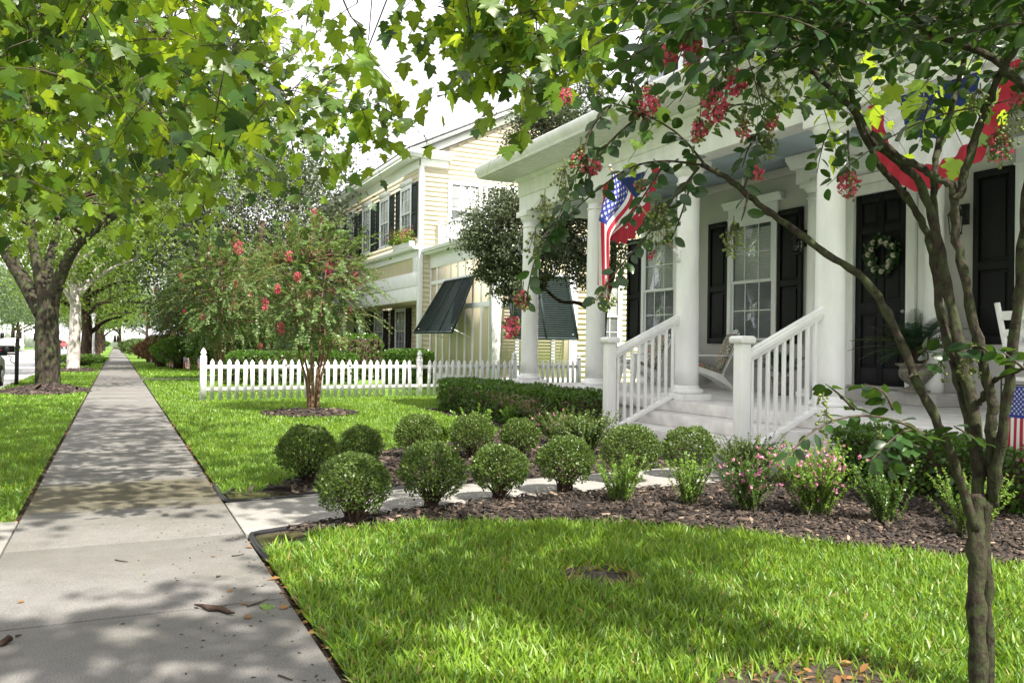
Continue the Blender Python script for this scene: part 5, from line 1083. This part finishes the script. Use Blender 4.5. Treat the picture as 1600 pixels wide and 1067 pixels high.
while cnt < 105:                                           # the bough crossing the top of the picture
    u = g.uniform(600, 960); v = g.uniform(-260, 150); d = g.uniform(4.3, 6.2)
    if v > np.interp(u, [600, 640, 700, 760, 830, 900, 960], [0, 35, 95, 85, 135, 100, 60])-25: continue
    if u < 680 and v < -60: continue
    sycspray(pt(u, v, d), g.uniform(.4, .65), .13); cnt += 1
for u, v, d in ((715, 95, 4.6), (755, 105, 4.7), (800, 120, 4.5), (838, 145, 4.4), (870, 60, 4.3), (780, 60, 4.8), (705, 50, 5.0), (905, 55, 4.4), (690, 20, 5.2)): sycspray(pt(u, v, d), .5, .135, az=2.7)
for L, nl in (([(520, -40, 5.0), (545, 20, 4.9), (562, 45, 4.85), (580, 90, 4.8), (610, 125, 4.75)], 13),):
    P = ppath(L); tw.tube(P, np.linspace(.006, .002, len(P)), 4); k = len(P); ds = np.linspace(.35, 1, nl)*(k-1); i = np.clip(ds.astype(int), 0, k-2); q = P[i]; D = g.normal(0, .5, (nl, 3))+[0, 0, -.6]; SL['P'].append(q+nrm(D)*.03); SL['D'].append(D); SL['N'].append(g.normal(0, .6, (nl, 3))+[0, -.4, .5]); SL['S'].append(g.uniform(.09, .14, nl))
cnt = 0
while cnt < 120:                                          # behind the crape myrtle and above the frame
    p = np.array([g.uniform(-2.5, 4.6), g.uniform(2.0, 9.5), g.uniform(4.2, 6.6)])
    if math.hypot(p[0]-1.5, (p[1]-5.8)*.8) > 4.2: continue
    q = p-CP; qd = q@AX[2]; qu, qv = 800+F*(q@AX[0])/max(qd, .1), 533.5+F*(q@AX[1])/max(qd, .1)
    if qd > 0 and 430 < qu < 1000 and qv > -230: continue
    sycspray(p, .7, .155); cnt += 1
for _ in range(20): sycspray(pt(g.uniform(1040, 1580), g.uniform(-60, 165), g.uniform(4.0, 5.2)), .5, .12, conn=False, nl=7)
for _ in range(380):                                      # low boughs above the photographer, shading the near slabs
    p = np.array([g.uniform(-1.3, 1.75), g.uniform(-3.6, .75), g.uniform(4.0, 5.6)])
    if math.sin(p[0]*2.1+1)*math.sin(p[1]*1.9)+.5*math.sin(p[0]*3.7+p[1]*2.2) < -.9: continue
    sycspray(p, .75, .16, conn=False)
for _ in range(110): sycspray(pt(g.uniform(-260, 250), g.uniform(-200, 110), g.uniform(5.2, 8)), .75, .15)
for _ in range(240):                                      # deeper layer of the crown at the upper left
    u = g.uniform(-350, 380); v = g.uniform(-260, 215)-.25*max(0, u-150); sycspray(pt(u, v, g.uniform(8, 13)), .85, .17)
cnt = 0
while cnt < 110:
    q = rdir(g, 1)[0]*g.uniform(.5, 1)**.5*[2.6, 2.8, 2.6]; sycspray(np.array([-3.6, 6.2, 6.6])+q, .8, .15, conn=False, nl=9); cnt += 1
tw.build('twigs', M['twig'], st, recalc=False)
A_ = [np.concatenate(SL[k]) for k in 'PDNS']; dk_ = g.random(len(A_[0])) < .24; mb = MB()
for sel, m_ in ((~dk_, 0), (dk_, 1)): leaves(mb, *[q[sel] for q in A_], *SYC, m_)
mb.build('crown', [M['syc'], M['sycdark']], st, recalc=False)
# ------------------------------------------------------------------ flowering lawn trees
g = np.random.default_rng(202)
def crapetree(name, lab, hgt, rad, nsp, seed, nfl=14, leaf=.055, stems=7, mat='crape2', z0=.95):
    g = np.random.default_rng(seed); t = thing(name, lab, 'tree', (0, 0, 0)); mb = MB(); tips = []
    for i in range(stems):
        a = i*2*math.pi/stems+g.uniform(-.4, .4); sp = g.uniform(.25, .62)*rad
        B = np.array([math.cos(a)*.07, math.sin(a)*.07, -.02]); E = np.array([math.cos(a)*sp, math.sin(a)*sp, hgt*g.uniform(.62, .8)]); Mi = np.array([math.cos(a)*sp*.42, math.sin(a)*sp*.42, hgt*.28])
        P = smooth([B, Mi*.5+[0, 0, .05], Mi, (Mi+E)/2+g.normal(0, .05, 3), E], 4); mb.tube(P, np.linspace(.030, .008, len(P)), 8, jit=.06, rng=g); tips.append(P)
    T0 = np.concatenate([p[6:] for p in tips]); mb.build('trunk', M['crapebark2'], t, smooth=True)
    n = nsp; c = np.array([0, 0, (z0+hgt)/2]); q = rdir(g, n)*g.uniform(.15, 1, (n, 1))**.45*[rad, rad, (hgt-z0)/2]*.82
    p0 = c+q; j = np.argmin(((T0[None]-p0[:, None])**2).sum(2), 1); d = nrm(nrm(q*[1, 1, .6])+g.normal(0, .55, (n, 3))+[0, 0, .35]); L = g.uniform(.35, .75, n)*(rad/1.3)**.5
    k = 15; P = arcs(p0, d, L, g.uniform(.12, .6, n), k); mb = MB(); tubes(mb, P[:, ::2], .004, .0015, 4); tubes(mb, np.stack([T0[j], (T0[j]+p0)/2+[0, 0, .05], p0], 1), .007, .004, 4); mb.build('twigs', M['crapebark2'], t, recalc=False)
    T = nrm(np.gradient(P, axis=1)); sd_ = nrm(np.cross(T, [0, 0, 1.])); up = np.cross(sd_, T); mb = MB()
    for s_ in (-1, 1):
        D = sd_*s_*.9+T*.45+g.normal(0, .22, P.shape); N = up+g.normal(0, .35, P.shape); leaves(mb, P.reshape(-1, 3), D.reshape(-1, 3), N.reshape(-1, 3), leaf*g.uniform(.7, 1.2, n*k), *LEAF4W)
    mb.build('crown', M[mat], t, recalc=False)
    idx = g.choice(np.where((np.linalg.norm(q*[1, 1, 1.2], axis=1) > rad*.45))[0], nfl, replace=False)
    for i, e in enumerate(idx):
        s_ = g.uniform(.06, .125); mb = MB(); m_ = 150; w = rdir(g, m_)*g.uniform(.2, 1, (m_, 1))**.5*s_*[.75, .75, 1.35]; c2 = P[e, -1]; pk = g.random() < .55
        leaves(mb, c2+w, rdir(g, m_), rdir(g, m_), g.uniform(.018, .036, m_), *LEAF4W); o = mb.build('flower_cluster', M['pink'] if pk else M['brownseed'], t, recalc=False); 
    for e in g.choice(n, nfl, replace=False):
        mb = MB(); m_ = 90; w = rdir(g, m_)*g.uniform(.2, 1, (m_, 1))**.5*.10; leaves(mb, P[e, -1]+w, rdir(g, m_), rdir(g, m_), g.uniform(.014, .026, m_), *LEAF4W); mb.build('seed_cluster', M['brownseed'], t, recalc=False)
    return t
t1 = crapetree('crape_myrtle', 'pink flowering multi stemmed tree on the lawn before the picket fence', 3.65, 1.12, 400, 301, 16, .055); t1.location = (3.15, 14.75, 0)
t2 = crapetree('crape_myrtle', 'tall rose flowering tree behind the left end of the picket fence', 5.0, 1.8, 620, 302, 20, .072); t1['group'] = t2['group'] = 'flowering trees along the pavement'; t2.location = (3.0, 27.5, 0)
copy_tree(t2, None, (5.0, 31.5, 0), 2.1, 'flowering tree at the front corner of the yellow house', .95)
copy_tree(t2, None, (2.6, 42.5, 0), 1.2, 'flowering tree beside the pavement behind the small flags', .85)
copy_tree(t2, None, (3.6, 54, 0), 3.9, 'distant flowering tree far down the right of the pavement', 1.0)
# ------------------------------------------------------------------ street trees
def crownmesh(mb, g, c, rad, ncl, nl, size, tmpl=LEAF4W, shell=.55, cl=.30, droop=.2):
    c = np.array(c, float); rad = np.array(rad, float); q = rdir(g, ncl)*g.uniform(shell, 1, (ncl, 1))**.6; C_ = c+q*rad
    i = g.integers(0, ncl, nl); P = C_[i]+g.normal(0, 1, (nl, 3))*rad.mean()*cl*[1, 1, .6]*g.uniform(.4, 1, (ncl, 1))[i]
    D = nrm(P-c)*.5+g.normal(0, .7, (nl, 3))+[0, 0, -droop]; N = np.array([0, 0, .8])+g.normal(0, .6, (nl, 3)); leaves(mb, P, D, N, size*g.uniform(.6, 1.3, nl), *tmpl); return C_
ok1 = gz(75, 607); dO = (ok1-CP)@AX[2]
oak = thing('oak_tree', 'big dark barked oak on the verge left of the pavement', 'tree', ok1)
def opath(L, d): return smooth([pt(u, v, d+dz) for u, v, dz in L], 4)
g = np.random.default_rng(210); mb = MB(); limbs = []
for L, r0, r1 in (([(76, 612, 0), (75, 590, 0), (74, 550, 0), (73, 510, 0), (75, 478, 0), (80, 455, 0)], .295, .245), ([(66, 490, 0), (50, 462, .1), (32, 430, .2), (10, 395, .3), (-15, 350, .5), (-60, 280, 1)], .20, .12), ([(74, 480, 0), (64, 445, .1), (58, 410, .2), (50, 370, .3), (45, 300, .5)], .16, .10), ([(78, 480, 0), (86, 455, -.1), (97, 425, -.2), (112, 395, -.3), (135, 370, -.5), (190, 330, -.8), (250, 300, -1)], .18, .07), ([(80, 462, 0), (76, 420, .4), (84, 380, .8), (100, 320, 1.2)], .13, .08)):
    P = opath(L, dO); r = np.linspace(r0, r1, len(P)); 
    if L[0][1] == 612: r[0] *= 1.18; r[1] *= 1.08
    mb.tube(P, r, 18, jit=.035, rng=g); limbs.append(P)
mb.build('trunk', M['oakbark'], oak, smooth=True)
mb = MB(); cc = (-2.0, 24.2, 6.0); Cl = crownmesh(mb, g, cc, (4.6, 4.6, 2.6), 90, 15000, .12); mb.build('crown', M['oakleaf'], oak, recalc=False)
LPn = np.concatenate(limbs[1:]); j = np.argmin(((LPn[None]-Cl[:, None])**2).sum(2), 1); mb = MB(); tubes(mb, np.stack([LPn[j], (LPn[j]+Cl)/2+[0, 0, .2], Cl], 1), .04, .01, 5); mb.build('limbs', M['darkbark'], oak, recalc=False)
def streettree(name, lab, seed, h0, rad, zc, r0, bark, leaf, nl=9000, size=.15, group=None):
    g = np.random.default_rng(seed); t = thing(name, lab, 'tree', (0, 0, 0), 0, group); mb = MB(); P = smooth([(0, 0, -.1), (.03, .02, .6), (.06, -.05, h0*.6), (.02, 0, h0), (.1, .05, zc)], 4); r = np.linspace(r0, r0*.45, len(P)); r[0] *= 1.35; mb.tube(P, r, 12, jit=.04, rng=g)
    tips = []
    for i in range(7):
        a = i*.9+g.uniform(-.2, .2); s_ = P[g.integers(7, len(P)-2)]; E = s_+np.array([math.cos(a)*rad*.7, math.sin(a)*rad*.7, g.uniform(.6, 1.8)]); Q = smooth([s_, (s_+E)/2+[0, 0, .25], E], 5); mb.tube(Q, np.linspace(r0*.42, r0*.12, len(Q)), 7, jit=.04, rng=g); tips.append(Q)
    mb.build('trunk', M[bark], t, smooth=True); mb = MB(); C_ = crownmesh(mb, g, (0, 0, zc), (rad, rad, zc-h0+.3), 70, nl, size); mb.build('crown', M[leaf], t, recalc=False)
    TT = np.concatenate(tips); j = np.argmin(((TT[None]-C_[:, None])**2).sum(2), 1); mb = MB(); tubes(mb, np.stack([TT[j], (TT[j]+C_)/2, C_], 1), .016, .006, 4); mb.build('limbs', M[bark], t, recalc=False); return t
sy2 = streettree('sycamore', 'pale barked sycamore trunk standing behind the dark oak on the verge', 220, 4.2, 3.2, 6.2, .27, 'sycbark', 'oakleaf', 8000, .17); sy2.location = (-1.55, 37.3, 0)
dk = streettree('street_tree', 'dark straight trunked street tree beyond the pale sycamore', 221, 3.0, 3.6, 5.4, .33, 'darkbark', 'oakleaf', 10000, .15, 'trees along the verge'); dk.location = (-1.5, 50, 0)
for i, (x, y, s_, lab) in enumerate(((-1.5, 66, 1, 'street tree far down the verge, fifth along the pavement'), (-1.5, 80, .95, 'street tree far down the verge, sixth along the pavement'), (-1.55, 96, 1.05, 'street tree near the far end of the pavement'), (-1.6, 118, 1.1, 'last street tree at the end of the verge'))): copy_tree(dk, None, (x, y, 0), i*1.3+.7, lab, s_)
bl = streettree('shade_tree', 'grey green shade tree across the street at the left edge', 222, 3.4, 5.2, 6.4, .30, 'darkbark', 'oakblue', 10000, .22, 'trees across the street'); bl.location = (-13, 92, 0)
for i, (x, y, s_, lab) in enumerate(((-13.5, 112, 1, 'grey green shade tree across the street behind the white car'), (-12.6, 136, 1.05, 'shade tree across the street right of the first lamp post'), (-16, 165, 1.3, 'large shade tree far across the street'), (-6, 225, 1.5, 'broad tree closing the far end of the street'), (7, 230, 1.5, 'broad tree closing the far end of the pavement'), (.5, 158, 1.1, 'tree in front of the white house at the far end of the pavement'), (-4.5, 150, 1.0, 'tree beyond the last street lamp at the far end'), (-24, 190, 1.6, 'tall tree far back on the left'), (16, 180, 1.4, 'tree far behind the right hand gardens'), (9.5, 95, 1.0, 'tree behind the distant flowering tree on the right'), (-14, 60, .9, 'shade tree across the street left of the oak'))): copy_tree(bl, None, (x, y, 0), i*1.1, lab, s_)
tall = streettree('evergreen_oak', 'dark tall evergreen behind the flowering trees on the right of the pavement', 223, 2.0, 3.4, 5.6, .22, 'darkbark', 'oakdark', 24000, .13, 'evergreens beside the houses'); tall.location = (5.4, 36.5, 0); tall.scale = (1.15,)*3
copy_tree(tall, None, (3.9, 47, 0), 1.9, 'dark evergreen farther along the right side of the pavement', 1.5); copy_tree(tall, None, (7.4, 45, 0), 4.0, 'dark evergreen in front of the yellow house porch', 1.15)
# evergreen between the houses
hb = np.array([10.45, 17.0, 0]); ho = thing('holly_tree', 'small leaved dark evergreen leaning between the white and yellow houses', 'tree', hb); g = np.random.default_rng(230); mb = MB(); D0 = (hb-CP)@AX[2]
L0 = smooth([(10.5, 17, -.1), (10.45, 17, 1.0), (10.5, 17, 2.2), (10.75, 17, 3.2), (10.7, 17.1, 4.6), (10.4, 17.2, 6.4)], 4); mb.tube(L0, np.linspace(.13, .05, len(L0)), 10, jit=.05, rng=g)
Ls = [L0]
for L in ([(10.5, 17, 1.9), (9.9, 17.1, 2.25), (9.4, 17.2, 2.3), (8.9, 17.3, 2.7), (8.2, 17.4, 3.2)], [(10.6, 17, 2.6), (9.9, 16.9, 3.3), (9.0, 16.9, 3.9), (8.2, 16.8, 4.1)], [(10.7, 17, 4.2), (9.8, 17.2, 5.2), (9.1, 17.3, 6.2), (8.8, 17.3, 6.9)], [(10.7, 17, 4.4), (11.2, 17.4, 5.6), (11.3, 17.5, 6.6)]): P = smooth(L, 4); mb.tube(P, np.linspace(.06, .02, len(P)), 7, jit=.05, rng=g); Ls.append(P)
mb.build('trunk', M['darkbark'], ho, smooth=True); mb = MB(); LL = np.concatenate(Ls); CC = []
for c, r_, nc, nl in (((8.45, 17.3, 3.75), (1.6, 1.2, 1.15), 110, 30000), ((9.55, 17.3, 6.5), (1.35, 1.2, 1.5), 90, 22000), ((10.2, 17.2, 4.0), (1.2, 1.1, 1.5), 60, 16000), ((8.2, 17.2, 2.75), (.9, .9, .5), 40, 7000)): CC.append(crownmesh(mb, g, c, r_, nc, nl, .062, LEAF4W, .2, .19))
mb.build('crown', M['oakdark'], ho, recalc=False); CC = np.concatenate(CC); j = np.argmin(((LL[None]-CC[:, None])**2).sum(2), 1); mb = MB(); tubes(mb, np.stack([LL[j], (LL[j]+CC)/2+[0, 0, .1], CC], 1), .018, .005, 4); mb.build('twigs', M['darkbark'], ho, recalc=False)
# bushes farther along
def mound(x, y, s_, lab, mat=None):
    o = copy_tree(bx[0], None, (x, y, 0), x*7, lab, s_); o.name = 'rounded_shrub'; o['group'] = 'rounded shrubs along the pavement'; o['category'] = 'shrub'
    if mat:
        for c in o.children:
            if c.name.startswith('foliage'): c.data = c.data.copy(); c.data.materials[0] = M[mat]
for x, y, s_, lab, mt in ((2.55, 40.5, (3.6, 5, 3.0), 'dark rounded shrub behind the left small flag', 'hedge'), (1.95, 43.5, (2.4, 4, 3.2), 'reddish rounded shrub closest to the pavement', 'reddish'), (3.7, 39, (4, 4, 3.4), 'bright green rounded shrub left of the fence post', 'hedge'), (1.9, 55, (3, 5, 2.6), 'far low shrub at the pavement edge', 'reddish'), (2.0, 66, (3.5, 8, 3), 'distant green shrub at the pavement edge', None), (4.6, 37.5, (4, 4, 4.2), 'dark rounded shrub behind the fence end', None), (-1.5, 45.5, (4, 5, 1.2), 'low dark groundcover mound at the foot of the street trees', 'hedge'), (-2.4, 150, (9, 5, 3), 'hedge mound before the white house at the far end', 'hedge')): mound(x, y, s_, lab, mt)
# ------------------------------------------------------------------ small things along the street
def miniflag(u, v, lab):
    p = gz(u, v); t = thing('small_flag', lab, 'flag', p, 0, 'small flags along the garden edge'); b = MB(); b.tube([p, p+[0, 0, .62]], .008, 6); b.build('stick', M['wood'], t)
    usflag(lambda a, c: (p[0]+.012+c*.20+.03*a, p[1]+.02*math.sin(c*8+a*3), p[2]+.60-a*.46-.05*c), t)
for u, v, lab in ((262, 577, 'leftmost small flag on a stick before the dark shrub'), (287, 580, 'middle small flag on a stick left of the fence'), (308, 581, 'small flag on a stick nearest the fence post')): miniflag(u, v, lab)
def mailbox(x, y, lab):
    t = thing('mailbox', lab, 'mailbox', (x, y, -.02), 0, 'black kerb mailboxes'); b = MB(); b.box((x-.045, y-.045, -.05), (x+.045, y+.045, 1.15)); b.lathe([(.05, 1.15), (.03, 1.17), (.055, 1.22), (.0, 1.28)], (x, y, 0), 12); b.build('post', M['iron'], t, bevel=.005)
    b = MB(); b.prism([(y-.085, .88), (y+.085, .88), (y+.085, .98), (y+.06, 1.04), (y, 1.065), (y-.06, 1.04), (y-.085, .98)], x-.62, x-.06, 'x'); o = b.build('box', M['black'], t, bevel=.008)
    b = MB(); b.box((x-.5, y-.105, .92), (x-.34, y-.088, .95)); b.box((x-.5, y-.105, .95), (x-.46, y-.088, 1.02)); b.build('signal_arm', M['red'], o)
    b = MB(); b.box((x-.6, y-.03, .82), (x-.046, y+.03, .86)); b.tube([(x-.05, y, .6), (x-.12, y, .62), (x-.16, y, .70), (x-.10, y, .74), (x-.2, y, .8)], .012, 6); b.build('bracket', M['iron'], t)
mailbox(-2.38, 25.6, 'black mailbox on a post at the kerb left of the oak'); mailbox(-2.38, 44, 'distant black mailbox on a post between oak and sycamore')
def lamp(x, y, lab, h=2.9, first=[None]):
    if first[0]: return copy_tree(first[0], None, (x, y, 0), 0, lab, h/2.9)
    t = thing('street_lamp', lab, 'street lamp', (0, 0, 0), 0, 'white street lamps'); b = MB(); b.lathe([(.16, 0), (.16, .1), (.11, .2), (.10, .55), (.065, .62), (.06, 2.2), (.045, 2.35), (.08, 2.38), (.08, 2.42)], (0, 0, 0), 14); b.build('post', M['trim'], t)
    b = MB(); b.lathe([(.09, 2.42), (.13, 2.75)], (0, 0, 0), 8); b.build('lantern', M['slat'], t); b = MB(); b.lathe([(.16, 2.75), (.14, 2.80), (.05, 2.88), (.02, 2.94), (.0, 2.96)], (0, 0, 0), 8); b.build('cap', M['galv'], t); t.location = (x, y, 0); first[0] = t
lamp(-1.25, 56, 'white street lamp on the verge right of the dark trunk'); lamp(-11.3, 128, 'white street lamp across the street by the shade trees', 3.6); lamp(-11.3, 103, 'white street lamp across the street at the left edge', 3.6); lamp(-11.3, 150, 'farthest white street lamp across the street', 3.6)
b = MB(); b.box((-.05, -.05, -.1), (.05, .05, 1.5)); b.lathe([(.07, 1.5), (.07, 1.53), (.0, 1.58)], (0, 0, 0), 8); o = b.build('white_post', M['trim']); o.location = (1.75, 50, 0); tag(o, 'slim white post beside the pavement among distant shrubs', 'post')
def car(lab, col, loc, rz, van=False):
    m = pbr('car_paint', col, .25, .03, 3, spec=.6); t = thing('parked_car', lab, 'car', (0, 0, 0)); L = 2.3; w = .88
    low = [(-2.3, .32), (-2.33, .55), (-2.22, .82), (-1.3, .95), (1.9, .98), (2.2, .92), (2.3, .60), (2.26, .30)]; top = [(-1.25, .94), (-.55, 1.40), (.2, 1.47), (1.15, 1.40), (1.85, .975)] if not van else [(-1.5, .93), (-.75, 1.55), (.2, 1.66), (1.9, 1.60), (2.22, .98)]
    b = MB(); b.prism(low, -w, w, 'y'); n = len(top); v = [(x, -w*(.97 if z < 1.1 else .76), z) for x, z in top]+[(x, w*(.97 if z < 1.1 else .76), z) for x, z in top]; f = [tuple(range(n-1, -1, -1)), tuple(range(n, 2*n))]+[(i, i+1, n+i+1, n+i) for i in range(n-1)]+[(0, n, 2*n-1, n-1)]; b.add(v, f); b.build('body', m, t, bevel=.05)
    b = MB(); c = np.mean(top, 0)
    for s_ in (-1, 1):
        q = [(c[0]+(x-c[0])*.86, c[1]+(z-c[1])*.74) for x, z in top]; b.add([(x, s_*(w*(.97+(.76-.97)*np.clip((z-.95)/.42, 0, 1))+.012), z) for x, z in q], [tuple(range(len(q)))])
    for i0, i1 in ((0, 1), (len(top)-2, len(top)-1)):
        A, B = np.array(top[i0]), np.array(top[i1]); nn = nrm(np.array([-(B-A)[1], (B-A)[0]]))*.012; nn = nn*(1 if nn[1] > 0 else -1); a, e = A+(B-A)*.1+nn, A+(B-A)*.92+nn; wa = lambda z: w*(.97+(.76-.97)*np.clip((z-.95)/.42, 0, 1))*.9
        b.add([(a[0], -wa(a[1]), a[1]), (a[0], wa(a[1]), a[1]), (e[0], wa(e[1]), e[1]), (e[0], -wa(e[1]), e[1])], [(0, 1, 2, 3)])
    b.build('window', M['black'], t, recalc=False)
    for x in (-1.42, 1.42):
        for s_ in (-1, 1):
            k = MB(); k.lathe([(.20, -.1), (.31, -.11), (.335, -.07), (.335, .07), (.31, .11), (.20, .1)], (0, 0, 0), 28); k.V = [xf(k.V[0], TR(rotx(math.pi/2), (x, s_*.80, .335)))]; wh_ = k.build('wheel', M['rubber'], t)
            k = MB(); k.lathe([(.205, -.112), (.20, .0), (.205, .112)], (0, 0, 0), 20)
            for q in range(5): a = q*1.2566; k.beam((.03*math.cos(a), .03*math.sin(a), .114), (.2*math.cos(a), .2*math.sin(a), .114), .05, .02); k.beam((.03*math.cos(a), .03*math.sin(a), -.114), (.2*math.cos(a), .2*math.sin(a), -.114), .05, .02)
            V = np.concatenate(k.V); k.V = [xf(V, TR(rotx(math.pi/2), (x, s_*.80, .335)))]; k.build('rim', M['chrome'], wh_)
    for s_ in (-1, 1):
        k = MB(); k.box((2.20, s_*.62-.17, .70), (2.31, s_*.62+.17, .84)); k.build('tail_light', M['red'], t); k = MB(); k.box((-2.335, s_*.62-.18, .62), (-2.20, s_*.62+.18, .74)); k.build('headlight', M['slat'], t)
        k = MB(); k.box((-.85, s_*.98-.1, .93), (-.70, s_*.98+.1, 1.05)); k.build('mirror', m, t, bevel=.02)
    t.location = loc; t.rotation_euler = (0, 0, rz); return t
car('dark green car parked at the kerb at the left edge', (.012, .05, .05), (-3.72, 25.2, -.145), -math.pi/2)
car('white minivan parked far across the street', (.75, .75, .75), (-15.5, 152, -.12), .15, True)
car('small red car far down the street', (.5, .03, .03), (-9.0, 165, -.145), R(80))
# ------------------------------------------------------------------ far houses
def farhouse(lab, x0, x1, y0, y1, h, wins):
    t = thing('house', lab, 'house', ((x0+x1)/2, y0, 0), 0); b = MB(); b.box((x0, y0, -.1), (x1, y1, h)); b.build('wall', M['trim'], t)
    xm = (x0+x1)/2; o_ = .5; b = MB(); b.add([(x0-o_, y0-o_, h), (x1+o_, y0-o_, h), (x1+o_, y1+o_, h), (x0-o_, y1+o_, h), (xm-2, (y0+y1)/2, h+2.6), (xm+2, (y0+y1)/2, h+2.6)], [(0, 1, 5, 4), (1, 2, 5), (2, 3, 4, 5), (3, 0, 4), (0, 3, 2, 1)]); b.build('roof', M['shingle'], t)
    fc = Face('y', y0)
    for u, z in wins:
        b = MB(); fc.box(b, (u-.7, .0, z), (u+.7, .08, z+1.7)); o = b.build('window', M['trim'], t); b = MB(); fc.box(b, (u-.55, .081, z+.15), (u-.03, .09, z+1.55)); fc.box(b, (u+.03, .081, z+.15), (u+.55, .09, z+1.55)); b.build('pane', M['black'], o)
farhouse('white house far across the street behind the oak trunk', -24, -11.5, 176, 190, 6.4, [(-13.2, 1.0), (-16, 1.0), (-19, 1.0), (-22, 1.0), (-14.5, 4.2), (-18, 4.2)])
farhouse('white house at the far end of the street', -6.5, 1.6, 196, 210, 6.2, [(-5, 1.0), (-2.6, 1.0), (0, 1.0), (-4.5, 4), (-1, 4)])
farhouse('white house beyond the flowering trees on the right', 5.4, 15, 46, 60, 3.6, [(7.2, .9), (10, .9)])
